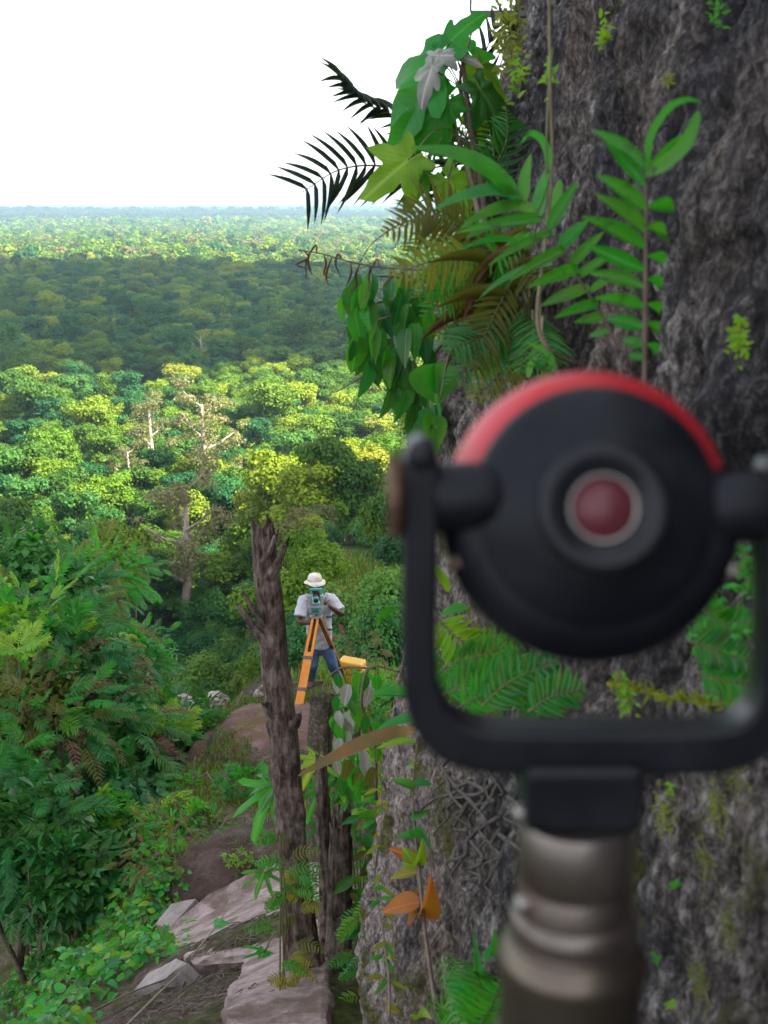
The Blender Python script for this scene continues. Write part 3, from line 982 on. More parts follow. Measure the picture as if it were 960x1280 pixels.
def build_pole(cx):
    cy = O.y
    zt = L(735, 1018).z
    gz = hz(cx, cy)
    t = thing("survey_pole", "worn steel and brass survey pole standing under the prism", "survey pole", (cx, cy, gz))
    base = (cx, cy, gz)
    z = lambda py: L(735, py - 14).z
    sc = lambda py, w: w / 2 / FPX * ray(735, py).normalized().dot(Vector((0, CP, -SP))) * pix(735, py, cy).length
    def lat(prof, name, mat, n=40):
        return MB().lathe([(max(r, .0001), h) for r, h in prof], (cx, cy, 0), (0, 0, 1), n).build(name, mat, t, base, auto=35)
    r1 = sc(1090, 142)
    lat([(0, zt - .001), (r1 * .97, zt - .001), (r1, zt - .002), (r1, z(1105)), (r1 * .97, z(1108)), (r1 * .97, z(1114)), (r1, z(1117)), (r1, z(1150))], "upper_tube", STEEL)
    r2 = sc(1175, 158)
    lat([(r1 * .98, z(1146)), (r2 * .95, z(1150)), (r2, z(1156)), (r2, z(1172)), (r2 * .98, z(1176)), (r2 * 1.0, z(1180)), (r2, z(1186))], "collar", STEEL)
    r3 = sc(1240, 186)
    lat([(r2, z(1184)), (r3 * .98, z(1200)), (r3, z(1206)), (r3, z(1216)), (r3 * .95, z(1220)), (r3 * .95, z(1300)), (r3, z(1305)), (r3, z(1400)), (r3 * .6, z(1440))], "brass_barrel", BRASS)
    zb = z(1430)
    lat([(.016, zb), (.016, (zb + gz) / 2), (.0155, (zb + gz) / 2 - .002), (.0155, gz + .12)], "lower_tube", STEEL, 24)
    lat([(.0155, gz + .12), (.016, gz + .10), (.004, gz + .004), (0, gz - .03)], "ground_spike", STEEL, 24)
    for py, px_, r in ((1017, 650, 11), (1131, 652, 12)):
        p0 = L(px_, py, -.008)
        d = Vector((-1, -.35, 0)).normalized()
        w = MB().lathe([(.0001, 8 * PXS), (r * .8 * PXS, 8 * PXS), (r * PXS, 5 * PXS), (r * PXS, -16 * PXS)], p0, d, 16).build("lock_screw", SILV, t, base)
    return t
build_pole(build_prism())

# ------------------------------------------------------------------ surveyor, instrument, tripod, case
WOODO = solid("orange_tripod_paint", (.80, .27, .015), .42, c2=(.68, .21, .012), scale=12)
WOODO_SHADE = solid("orange_tripod_paint_shaded", (.42, .16, .03), .5, c2=(.34, .12, .025), scale=12)  # darkened orange paint: shade on the rear and side legs put into colour
DMET = solid("dark_tripod_metal", (.08, .075, .07), .45, .6, c2=(.16, .15, .14), scale=30)
TEAL = solid("teal_instrument_paint", (.035, .40, .42), .4, c2=(.03, .34, .36), scale=20)
GREYI = solid("grey_instrument_shell", (.34, .38, .37), .45, c2=(.28, .32, .31), scale=20)
DARKI = solid("dark_lens", (.015, .02, .025), .12, c2=(.02, .03, .03), scale=5)
LCD = solid("display_green", (.16, .22, .17), .3, c2=(.13, .18, .14), scale=10)

HEAD = pix(395.5, 771, 16.5)
F1 = pix(371, 895, 15.3)
F2 = Vector((pix(374, 860, 17.2).x, 17.25, 0)); F2.z = hz(F2.x, F2.y)
F3 = Vector((pix(436, 845, 17.5).x, 17.55, 0)); F3.z = hz(F3.x, F3.y)

def bar(mb, a, b, w, d, side):
    """Rectangular bar from a to b, w across 'side', d the other way."""
    t = (b - a).normalized()
    s = (side - t * side.dot(t)).normalized()
    n = t.cross(s)
    vs = []
    for p in (a, b):
        for x, y in ((-1, -1), (1, -1), (1, 1), (-1, 1)):
            vs.append(p + s * x * w / 2 + n * y * d / 2)
    mb.add(vs, [(3, 2, 1, 0), (4, 5, 6, 7), (0, 1, 5, 4), (1, 2, 6, 5), (2, 3, 7, 6), (3, 0, 4, 7)])
    return s

def build_tripod():
    base = Vector((HEAD.x, HEAD.y, hz(HEAD.x, HEAD.y)))
    t = thing("survey_tripod", "orange wooden survey tripod standing on the rock in front of the man", "tripod", base)
    MB().lathe([(.0001, -.01), (.075, -.01), (.085, 0), (.085, .018), (.075, .024), (.0001, .024)], HEAD, (0, 0, 1), 24).build("tripod_head", GREYI, t, base, auto=40)
    for i, F in enumerate((F1, F2, F3)):
        out_ = (F - HEAD); out_.z = 0; out_.normalize()
        side = Vector((-out_.y, out_.x, 0))
        a = HEAD + out_ * .06 + Vector((0, 0, -.005))
        d = F - a
        m1, m2 = a + d * .42, a + d * .74
        mb = MB()
        W = (.115, .075, .05)[i]
        for s in (-1, 1):
            bar(mb, a + side * s * W * .30, m1 + side * s * W * .36, .030, .030, side)
        leg = mb.build("leg", WOODO if i == 0 else WOODO_SHADE, t, base, smooth=False)
        lb = MB(); bar(lb, a + d * .36, F - d * .045, W * .92, .034, side)
        lb.build("leg_board", WOODO if i == 0 else WOODO_SHADE, leg, base, smooth=False)
        for m in (m1, m2):
            cb = MB(); bar(cb, m - d.normalized() * .022, m + d.normalized() * .022, W * 1.15, .046, side)
            cb.build("clamp", DMET, leg, base, smooth=False)
        sb = MB().tube([F - d * .05, F], [.018, .004], 8)
        sb.build("metal_shoe", DMET, leg, base)
        hb_ = MB().tube([a - side * W * .62, a + side * W * .62], .018, 10)
        hb_.build("hinge", DMET, leg, base)
build_tripod()

def build_station():
    base = HEAD + Vector((0, 0, .025))
    t = thing("total_station", "teal and grey surveying instrument with carrying handle on the orange tripod", "instrument", base)
    b = base
    MB().box(b + Vector((0, 0, .010)), (.13, .13, .018)).lathe([(.06, .019), (.055, .03), (.06, .032), (.06, .045), (.0001, .045)], b, (0, 0, 1), 20).build("tribrach", GREYI, t, base, auto=40)
    for k in range(3):
        an = k * 2.094 - 1.57
        MB().lathe([(.0001, .012), (.016, .012), (.016, .034), (.0001, .034)], b + Vector((math.cos(an) * .065, math.sin(an) * .065, 0)), (0, 0, 1), 12).build("levelling_screw", DMET, t, base)
    def bx(name, c, s, mat, parent=t, bev=.008):
        o = MB().box(b + Vector(c), s).build(name, mat, parent, base, smooth=False)
        m = o.modifiers.new("bevel", 'BEVEL'); m.width = bev; m.segments = 2
        return o
    lo = bx("lower_body", (0, 0, .095), (.185, .15, .10), GREYI)
    kp = bx("keypad", (-.005, -.079, .098), (.115, .012, .070), TEAL, lo, .003)
    bx("display", (-.01, -.087, .112), (.085, .006, .034), LCD, lo, .001)
    for i in range(4):
        bx("key", (-.042 + .022 * i, -.087, .078), (.014, .006, .012), DARKI, lo, .001)
    for s in (-1, 1):
        bx("standard", (s * .076, 0, .215), (.038, .12, .15), GREYI)
        bx("handle_post", (s * .072, 0, .320), (.022, .04, .075), TEAL)
    bx("handle_grip", (0, 0, .362), (.166, .042, .026), TEAL)
    tel = MB().lathe([(.0001, -.10), (.036, -.10), (.040, -.085), (.040, .03), (.030, .05), (.022, .095), (.0001, .095)], b + Vector((0, 0, .225)), (0, 1, -.12), 24).build("telescope", TEAL, t, base, auto=40)
    MB().lathe([(.0001, -.104), (.030, -.104), (.030, -.098)], b + Vector((0, 0, .225)), (0, 1, -.12), 24).build("objective_lens", DARKI, tel, base)
    bx("sight", (0, -.01, .275), (.018, .07, .018), DARKI, tel, .003)
build_station()

def build_case():
    x = pix(440, 840, 18.0).x; y = 18.05; z = hz(x, y)
    base = Vector((x, y, z))
    t = thing("instrument_case", "yellow hard instrument case lying on the ground behind the man", "case", base)
    M = Matrix.Rotation(math.radians(-14), 3, 'Z') @ Matrix.Rotation(math.radians(6), 3, 'Y')
    Y1 = solid("yellow_case_plastic", (.82, .46, .04), .4, c2=(.72, .38, .03), scale=10)
    o = MB().box(base + Vector((0, 0, .12)), (.40, .30, .22), M, .96).build("case_body", Y1, t, base, smooth=False)
    m = o.modifiers.new("bevel", 'BEVEL'); m.width = .025; m.segments = 3
    o = MB().box(base + Vector((0, 0, .285)), (.40, .30, .09), M, .9).build("case_lid", Y1, t, base, smooth=False)
    m = o.modifiers.new("bevel", 'BEVEL'); m.width = .025; m.segments = 3
    for s in (-.1, .1):
        MB().box(base + M @ Vector((s, -.152, .11)) + Vector((0, 0, .12)), (.04, .014, .06), M).build("latch", DMET, t, base, smooth=False)
    MB().tube([base + M @ Vector((-.07, -.15, .06)) + Vector((0, 0, .12)), base + M @ Vector((-.06, -.18, .05)) + Vector((0, 0, .12)), base + M @ Vector((.06, -.18, .05)) + Vector((0, 0, .12)), base + M @ Vector((.07, -.15, .06)) + Vector((0, 0, .12))], .010, 8).build("carry_handle", DMET, t, base)
build_case()

def remesh(o, v, it=6, fac=.5):
    r = o.modifiers.new("remesh", 'REMESH'); r.mode = 'VOXEL'; r.voxel_size = v; r.use_smooth_shade = True
    s = o.modifiers.new("smooth", 'SMOOTH'); s.iterations = it; s.factor = fac

def ellip(mb, c, r, n=14, M=None):
    vs, fs = [], []
    for i in range(n + 1):
        th = math.pi * i / n
        for k in range(n * 2):
            ph = math.pi * k / n
            p = Vector((r[0] * math.sin(th) * math.cos(ph), r[1] * math.sin(th) * math.sin(ph), r[2] * math.cos(th)))
            vs.append(Vector(c) + (M @ p if M else p))
    m = n * 2
    for i in range(n):
        for k in range(m):
            fs.append((i * m + k, (i + 1) * m + k, (i + 1) * m + (k + 1) % m, i * m + (k + 1) % m))
    mb.add(vs, fs)

def hand(mb, wrist, palm_c, tip_dir, thumb_dir, back, curl):
    """Palm with five separate bent fingers."""
    d = (palm_c - wrist).normalized()
    s = (thumb_dir - d * thumb_dir.dot(d)).normalized()
    nrm = d.cross(s)
    if nrm.dot(back) < 0: nrm = -nrm
    M = Matrix((s, d, nrm)).transposed()
    ellip(mb, palm_c, (.042, .050, .018), 8, M)
    k0 = palm_c + d * .040
    for i, ln in enumerate((.072, .080, .074, .058)):
        b0 = k0 + s * (.030 - .020 * i)
        p1 = b0 + (d - nrm * curl * .3).normalized() * ln * .45
        p2 = p1 + (d - nrm * curl).normalized() * ln * .32
        p3 = p2 + (d * .4 - nrm * curl * 1.2).normalized() * ln * .25
        mb.tube([b0 - d * .02, b0, p1, p2, p3], [.0095, .0095, .009, .0085, .006], 8)
    b0 = palm_c - d * .018 + s * .034
    p1 = b0 + (s * .8 + d * .6 - nrm * curl * .3).normalized() * .038
    p2 = p1 + (s * .2 + d * .9 - nrm * curl * .6).normalized() * .030
    mb.tube([b0 - s * .02, b0, p1, p2], [.012, .012, .0105, .007], 8)

def build_person():
    SKIN = solid("brown_skin", (.085, .036, .020), .5, c2=(.10, .045, .026), scale=25)
    SHIRT = solid("white_cotton", (.66, .64, .68), .85, c2=(.54, .52, .58), scale=9, bump=.5, bscale=14)
    JEAN = solid("blue_denim", (.045, .085, .17), .85, c2=(.085, .14, .25), scale=7, bump=.3, bscale=40)
    HATM = solid("cream_hat_cloth", (.80, .74, .64), .85, c2=(.64, .50, .38), scale=22, lo=.5, hi=.62)
    SHOE = solid("brown_shoe_leather", (.16, .07, .04), .6, c2=(.10, .05, .03), scale=20)
    gx_ = pix(401, 864, 17.0).x
    base = Vector((gx_, 17.0, hz(gx_, 17.0)))
    t = thing("person", "man in white T-shirt, blue jeans and cream bucket hat bending to a surveying instrument", "person", base)
    P = lambda x, y, d: pix(x, y, d)
    head = P(393.5, 731, 16.86); neck = P(396, 742.5, 16.93)
    shl, shr = P(380, 750, 16.95), P(413, 749, 16.98)
    ell, elr = P(373.5, 777, 16.80), P(427.5, 768, 16.86)
    wrl, wrr = P(388, 779, 16.64), P(411, 757, 16.62)
    pml, pmr = P(393.0, 777.5, 16.585), P(406.6, 753.0, 16.565)
    hpl, hpr = P(391.5, 806, 17.04), P(407.5, 806, 17.04)
    knl, knr = P(390.5, 832, 16.93), P(416, 832, 16.97)
    anl = P(387.5, 858, 17.0); anr = P(422.5, 858, 17.06)
    anl.z = hz(anl.x, anl.y) + .085; anr.z = hz(anr.x, anr.y) + .085
    # body: one continuous skin surface
    mb = MB()
    ellip(mb, head + Vector((0, .005, .012)), (.074, .096, .112))
    ellip(mb, head + Vector((0, -.02, -.055)), (.056, .070, .062))
    ellip(mb, head + Vector((0, -.103, -.012)), (.015, .020, .024))                       # nose
    ellip(mb, head + Vector((0, -.088, -.060)), (.024, .012, .012))                       # lips
    for s in (-1, 1):
        ellip(mb, head + Vector((s * .076, .012, -.004)), (.010, .022, .033))             # ears
        ellip(mb, head + Vector((s * .030, -.080, .030)), (.022, .012, .008))             # brows
    mb.tube([head + Vector((0, .02, -.06)), neck, neck + Vector((0, .03, -.10))], [.055, .058, .09], 14)
    mb.tube([(shl + shr) / 2 + Vector((0, 0, .02)), (hpl + hpr) / 2], [.10, .085], 14)
    for sh, el, wr in ((shl, ell, wrl), (shr, elr, wrr)):
        mb.tube([(sh * .8 + neck * .2), sh, sh.lerp(el, .5), el, el.lerp(wr, .3), el.lerp(wr, .75), wr], [.05, .056, .050, .041, .043, .031, .027], 12)
    hand(mb, wrl, pml, None, Vector((0, 0, 1)), Vector((0, 1, 0)) * -1, .8)
    hand(mb, wrr, pmr, None, Vector((-.3, -.2, 1)), Vector((1, -.3, 0)), .9)
    for hp, kn, an in ((hpl, knl, anl), (hpr, knr, anr)):
        mb.tube([hp, hp.lerp(kn, .5), kn, kn.lerp(an, .35), an], [.085, .072, .054, .052, .036], 12)
    body = mb.build("body", SKIN, t, base); remesh(body, .0085, 3)
    for s in (-1, 1):
        e = MB(); ellip(e, head + Vector((s * .030, -.083, .013)), (.013, .010, .009), 8)
        e.build("eye", solid("eye_white", (.7, .68, .65), .2), body, base)
    # hair under the hat
    hr = MB(); ellip(hr, head + Vector((0, .022, .020)), (.079, .090, .106))
    hr.build("hair", solid("black_hair", (.01, .009, .008), .8), t, base)
    # shirt
    sh = MB()
    c0 = (hpl + hpr) / 2
    top = neck + Vector((0, .02, -.03))
    spine = [c0 + Vector((.008, 0, -.035)), c0 + Vector((.004, -.005, .09)), c0.lerp(top, .48) + Vector((0, .015, 0)), c0.lerp(top, .74) + Vector((0, .015, 0)), c0.lerp(top, .90), top + Vector((0, 0, .012))]
    sh.tube(spine, [.192, .178, .185, .205, .165, .082], 22, flat=.64, up=(0, 1, 0))
    for s_, e_ in ((shl, ell), (shr, elr)):
        d = (e_ - s_)
        sh.tube([s_.lerp(neck, .35) + Vector((0, 0, -.02)), s_ + Vector((0, 0, .0)), s_ + d * .45, s_ + d * .78], [.09, .088, .084, .092], 16)
    so = sh.build("shirt", SHIRT, t, base); remesh(so, .014, 3)
    ds = so.modifiers.new("folds", 'DISPLACE'); tx = bpy.data.textures.new("folds", 'CLOUDS'); tx.noise_scale = .09; ds.texture = tx; ds.strength = .04; ds.mid_level = .5
    # print on the chest of the shirt
    ink = solid("blue_shirt_print", (.05, .07, .22), .8, c2=(.22, .22, .40), scale=60)
    for (x, y, w, h) in ((412, 771, .10, .035), (409, 787, .14, .03), (388, 766, .05, .03)):
        c = P(x, y, 16.84 + .004)
        pts = []
        MB().box(P(x, y, 16.842), (w, .012, h)).build("shirt_print", ink, so, base, smooth=False)
    # jeans
    jn = MB()
    jn.tube([c0 + Vector((0, 0, .04)), c0 + Vector((0, 0, -.05)), c0 + Vector((0, 0, -.13))], [.158, .165, .13], 20, flat=.72, up=(0, 1, 0))
    for hp, kn, an in ((hpl, knl, anl), (hpr, knr, anr)):
        jn.tube([hp + Vector((0, 0, -.02)), hp.lerp(kn, .45), kn, kn.lerp(an, .5), an + Vector((0, 0, -.01))], [.098, .092, .076, .070, .074], 16)
    jo = jn.build("jeans", JEAN, t, base); remesh(jo, .013, 4)
    ds = jo.modifiers.new("folds", 'DISPLACE'); ds.texture = tx; ds.strength = .018; ds.mid_level = .5
    for an in (anl, anr):
        s = MB()
        s.tube([an + Vector((0, .09, -.045)), an + Vector((0, .04, -.04)), an + Vector((0, -.05, -.045)), an + Vector((0, -.15, -.055)), an + Vector((0, -.20, -.062))], [.03, .052, .050, .044, .022], 12)
        o = s.build("shoe", SHOE, t, base); remesh(o, .01, 3)
    # bucket hat with a drooping wavy brim
    n = 32; prof = [(.0, .118), (.045, .116), (.078, .104), (.092, .078), (.099, .040), (.102, .022), (.122, .010), (.145, -.006), (.152, -.014)]
    vs, fs = [], []
    for j, (r, h) in enumerate(prof):
        for k in range(n):
            a = 2 * math.pi * k / n
            wv = (.014 * math.sin(2 * a + .6) + .008 * math.sin(5 * a)) * max(0, (j - 5) / 3)
            vs.append(head + Vector((r * math.cos(a) * .95, r * math.sin(a) * 1.1 + .005, h + .038 + wv)))
    for j in range(len(prof) - 1):
        for k in range(n):
            fs.append((j * n + k, (j + 1) * n + k, (j + 1) * n + (k + 1) % n, j * n + (k + 1) % n))
    ho = MB().add(vs, fs).build("hat", HATM, t, base)
    sm = ho.modifiers.new("thick", 'SOLIDIFY'); sm.thickness = .006; sm.offset = 1
    bb_ = MB().lathe([(.1035, .022), (.1015, .050)], head + Vector((0, .005, .038)), (0, 0, 1), 32)
    for v in bb_.v: v.y = head.y + .005 + (v.y - head.y - .005) * 1.12
    bb_.build("hat_band", solid("brown_hat_band", (.52, .40, .28), .8), ho, base)
build_person()

# ------------------------------------------------------------------ rocks and stumps on the ledge
def rock_mat(name, a, b, c, scale=6, moss=None):
    m, nt, out = nodes(name)
    p = N(nt, "ShaderNodeBsdfPrincipled", Roughness=.9)
    p.inputs['Specular IOR Level'].default_value = .25
    co = coords(nt, (1, 1, 1), 'Position')
    n1 = noise_tex(nt, scale, 8, co, .7)
    n2 = noise_tex(nt, scale * 9, 5, co, .7)
    cc = ramp(nt, n1, [(.3, a), (.52, b), (.72, c)])
    cc = mix(nt, .35, cc, ramp(nt, n2, [(.35, (.12, .10, .10)), (.65, (.85, .78, .78))]), 'SOFT_LIGHT')
    if moss:
        cc = mix(nt, ramp(nt, noise_tex(nt, scale * .7, 6, co, .7), [(.50, (0, 0, 0)), (.60, (1, 1, 1))]), cc, moss)
    nt.links.new(cc, p.inputs['Base Color'])
    b_ = N(nt, "ShaderNodeBump", Strength=.8, Distance=.02)
    nt.links.new(mix(nt, .5, n1, n2), b_.inputs['Height'])
    nt.links.new(b_.outputs[0], p.inputs['Normal'])
    nt.links.new(p.outputs[0], out.inputs['Surface'])
    return m

SLAB = rock_mat("slab_stone", (.12, .082, .072), (.31, .235, .22), (.46, .375, .365), 4, (.15, .105, .085))
BLOCK = rock_mat("block_stone", (.20, .165, .15), (.32, .275, .26), (.42, .37, .35), 9)
BOULD = rock_mat("boulder_stone", (.075, .042, .034), (.17, .10, .085), (.28, .20, .185), 2.2, (.12, .075, .025))
DARKR = rock_mat("brown_bank_stone", (.035, .022, .018), (.075, .048, .038), (.14, .10, .085), 4)
PALER = rock_mat("pale_stone", (.20, .17, .16), (.42, .36, .34), (.60, .54, .52), 7, (.12, .11, .06))

def slab(name, label, cat, corners, thick, mat, seed, rough=.015, bevel=.03):
    """Slab from top corners (world points, in order round the edge)."""
    c = sum(corners, Vector()) / len(corners)
    n = len(corners)
    nz_ = Vector()
    for i in range(n):
        nz_ += (corners[i] - c).cross(corners[(i + 1) % n] - c)
    nz_.normalize()
    if nz_.z < 0: nz_ = -nz_; corners = corners[::-1]
    bm = bmesh.new()
    top = [bm.verts.new(p - c) for p in corners]
    bot = [bm.verts.new(p - c - nz_ * thick + (c - p) * .04) for p in corners]
    bm.faces.new(top); bm.faces.new(bot[::-1])
    for i in range(n):
        bm.faces.new((top[i], bot[i], bot[(i + 1) % n], top[(i + 1) % n]))
    bmesh.ops.bevel(bm, geom=list(bm.edges), offset=bevel, segments=2, affect='EDGES', profile=.6)
    bmesh.ops.triangulate(bm, faces=bm.faces[:])
    for _ in range(5):
        long_ = [e for e in bm.edges if e.calc_length() > .055]
        if not long_: break
        bmesh.ops.subdivide_edges(bm, edges=long_, cuts=1, use_grid_fill=False)
        bmesh.ops.triangulate(bm, faces=bm.faces[:])
    bm.normal_update()
    pts = np.array([v.co[:] for v in bm.verts])
    d = fbm(pts[:, 0] * 4, pts[:, 1] * 4, pts[:, 2] * 4, 4, seed) * rough + fbm(pts[:, 0] * 1.1, pts[:, 1] * 1.1, pts[:, 2] * 1.1, 2, seed + 9) * rough * .9 + fbm(pts[:, 0] * 14, pts[:, 1] * 14, pts[:, 2] * 14, 2, seed + 4) * rough * .35
    for v, k in zip(bm.verts, d):
        v.co += v.normal * float(k)
    me = bpy.data.meshes.new(name); bm.to_mesh(me); bm.free()
    me.polygons.foreach_set("use_smooth", np.ones(len(me.polygons), bool))
    me.set_sharp_from_angle(angle=math.radians(40))
    me.materials.append(mat)
    o = link(name, me); o.location = c
    return tag(o, label, cat)

def boulder(name, label, c, r, mat, seed, rz=0.0, amp=.16, sub=5, tilt=(0, 0)):
    bm = bmesh.new(); bmesh.ops.create_icosphere(bm, subdivisions=sub, radius=1)
    p = np.array([v.co[:] for v in bm.verts])
    q = p * (1 + amp * fbm(p[:, 0] * 1.5 + seed, p[:, 1] * 1.5, p[:, 2] * 1.5, 3, seed) + amp * .22 * fbm(p[:, 0] * 7, p[:, 1] * 7, p[:, 2] * 7, 3, seed + 3))[:, None]
    f = [[v.index for v in fc.verts] for fc in bm.faces]; bm.free()
    o = link(name, mesh_np(name, (q * np.array(r)).tolist(), f, mat))
    o.location = c; o.rotation_euler = (tilt[0], tilt[1], rz)
    return tag(o, label, "rock")

def P_(px, py, y, lift=.13):
    g = ground_hit(px, py, 3, 14)
    d = g.normalized()
    return g - d * (lift / max(.25, -d.z))
slab("stone_slab", "broad pale grey lilac stone slab sloping across the ledge, twigs lying on it", "slab",
     [P_(200, 1172, 0), P_(258, 1118, 0), P_(332, 1080, 0), P_(410, 1072, 0), P_(412, 1200, 0), P_(318, 1196, 0), P_(240, 1204, 0)], .22, SLAB, 3, .018)
slab("stone_slab", "pinkish stone slab at the foot of the dead trunk", "slab",
     [P_(308, 1192, 0, .17), P_(352, 1180, 0, .17), P_(410, 1182, 0, .17), P_(410, 1300, 0, .17), P_(300, 1300, 0, .17), P_(276, 1262, 0, .17)], .20, SLAB, 5, .014)
slab("stone_slab", "small brown grey stone slab wedged beside the creeper", "slab",
     [P_(192, 1155, 6.75), P_(214, 1128, 7.15), P_(246, 1122, 7.2), P_(212, 1160, 6.65)], .16, BLOCK, 6, .01, .015)
slab("stone_block", "loose cut stone block lying tilted on the soil", "stone block",
     [P_(164, 1240, 0, .26), P_(186, 1214, 0, .26), P_(220, 1196, 0, .26), P_(234, 1202, 0, .24), P_(208, 1224, 0, .26)], .26, BLOCK, 7, .006, .012)
BO = boulder("boulder", "large brown weathered boulder under the tripod", pix(350, 955, 14.0) + Vector((0, 0, -.24)), (1.25, 1.7, .66), BOULD, 4, .25, .12)
boulder("boulder", "dark brown overhanging rock bank behind the pale slab", pix(330, 1078, 9.2) + Vector((.1, .1, -.16)), (.95, .55, .34), DARKR, 9, .42, .14)
for i, (px, py, w, h, lb) in enumerate(((246, 883, .11, .07, "pale stone in the bush edge beside the red ribbon"), (271, 876, .17, .11, "largest pale rounded stone on the ledge rim"),
                                       (222, 877, .22, .08, "flat pale stone under the red ribbon"), (312, 879, .12, .08, "pale stone among weeds on the ledge rim"), (330, 871, .14, .15, "upright pale pinkish stone beside the dead trunk"), (172, 879, .16, .07, "low pale stone half buried in dark leaves"))):
    q = pix(px, py, 16.6)
    boulder("pale_stone", lb, q, (w, w * .8, h), PALER, 20 + i, i, .34, 4)

BARKD = None
def bark_material():
    m, nt, out = nodes("dead_bark")
    p = N(nt, "ShaderNodeBsdfPrincipled", Roughness=.92)
    p.inputs['Specular IOR Level'].default_value = .2
    co = coords(nt, (1, 1, .28), 'Position')
    c2 = coords(nt, (1, 1, 1), 'Position')
    n1 = noise_tex(nt, 55, 7, co, .7)
    n2 = noise_tex(nt, 9, 5, c2, .65)
    a = ramp(nt, n1, [(.36, (.020, .014, .012)), (.50, (.105, .072, .057)), (.66, (.24, .18, .15))])
    b = ramp(nt, n1, [(.32, (.10, .075, .06)), (.50, (.24, .185, .15)), (.70, (.40, .32, .27))])
    nt.links.new(mix(nt, ramp(nt, n2, [(.48, (0, 0, 0)), (.66, (1, 1, 1))]), a, b), p.inputs['Base Color'])
    bu = N(nt, "ShaderNodeBump", Strength=1.0, Distance=.012)
    nt.links.new(n1, bu.inputs['Height'])
    nt.links.new(bu.outputs[0], p.inputs['Normal'])
    nt.links.new(p.outputs[0], out.inputs['Surface'])
    return m
BARKD = bark_material()

def trunk_mesh(pts, rad, seed, nside=40, seg=16, jag=.06, knots=(), rough=1.0):
    """Weathered trunk: upright cracks, knots, splintered top (last point)."""
    c = curve(pts, seg)
    m = len(c)
    r = np.interp(np.linspace(0, 1, m), np.linspace(0, 1, len(rad)), rad)
    fr = frames(c, (0, 1, 0))
    V = []
    L_ = 0
    for i in range(m):
        if i: L_ += (c[i] - c[i - 1]).length
        t, nn, bb = fr[i]
        a = np.linspace(0, 2 * math.pi, nside, endpoint=False)
        ca, sa = np.cos(a), np.sin(a)
        d = 1 + rough * (.10 * fbm(ca * 2.2 + seed, sa * 2.2, np.full_like(a, L_ * 1.6), 3, seed) + .10 * fbm(ca * 7, sa * 7, np.full_like(a, L_ * 2.5), 2, seed + 5)
                         - .10 * np.exp(-(np.abs(fbm(ca * 4, sa * 4, np.full_like(a, L_ * .9), 2, seed + 8)) / .09) ** 2))
        for (kt, ka, kr, kh) in knots:
            da = np.angle(np.exp(1j * (a - ka)))
            d = d + kh * np.exp(-(da / .55) ** 2 - ((i / (m - 1) - kt) / kr) ** 2)
        for k in range(nside):
            V.append(c[i] + (nn * ca[k] + bb * sa[k]) * float(r[i] * d[k]))
    for k in range(nside):                    # splintered crown
        a = 2 * math.pi * k / nside
        V[(m - 1) * nside + k] = V[(m - 1) * nside + k] + fr[-1][0] * float(jag * (vnoise(math.cos(a) * 2.6 + seed, math.sin(a) * 2.6, 0, seed) + .4 * vnoise(math.cos(a) * 8, math.sin(a) * 8, seed, 3)))
    F = []
    for i in range(m - 1):
        for k in range(nside):
            F.append((i * nside + k, i * nside + (k + 1) % nside, (i + 1) * nside + (k + 1) % nside, (i + 1) * nside + k))
    n = len(V)
    V.append(c[-1] - fr[-1][0] * .05)
    for k in range(nside):
        F.append(((m - 1) * nside + k, (m - 1) * nside + (k + 1) % nside, n))
    return V, F

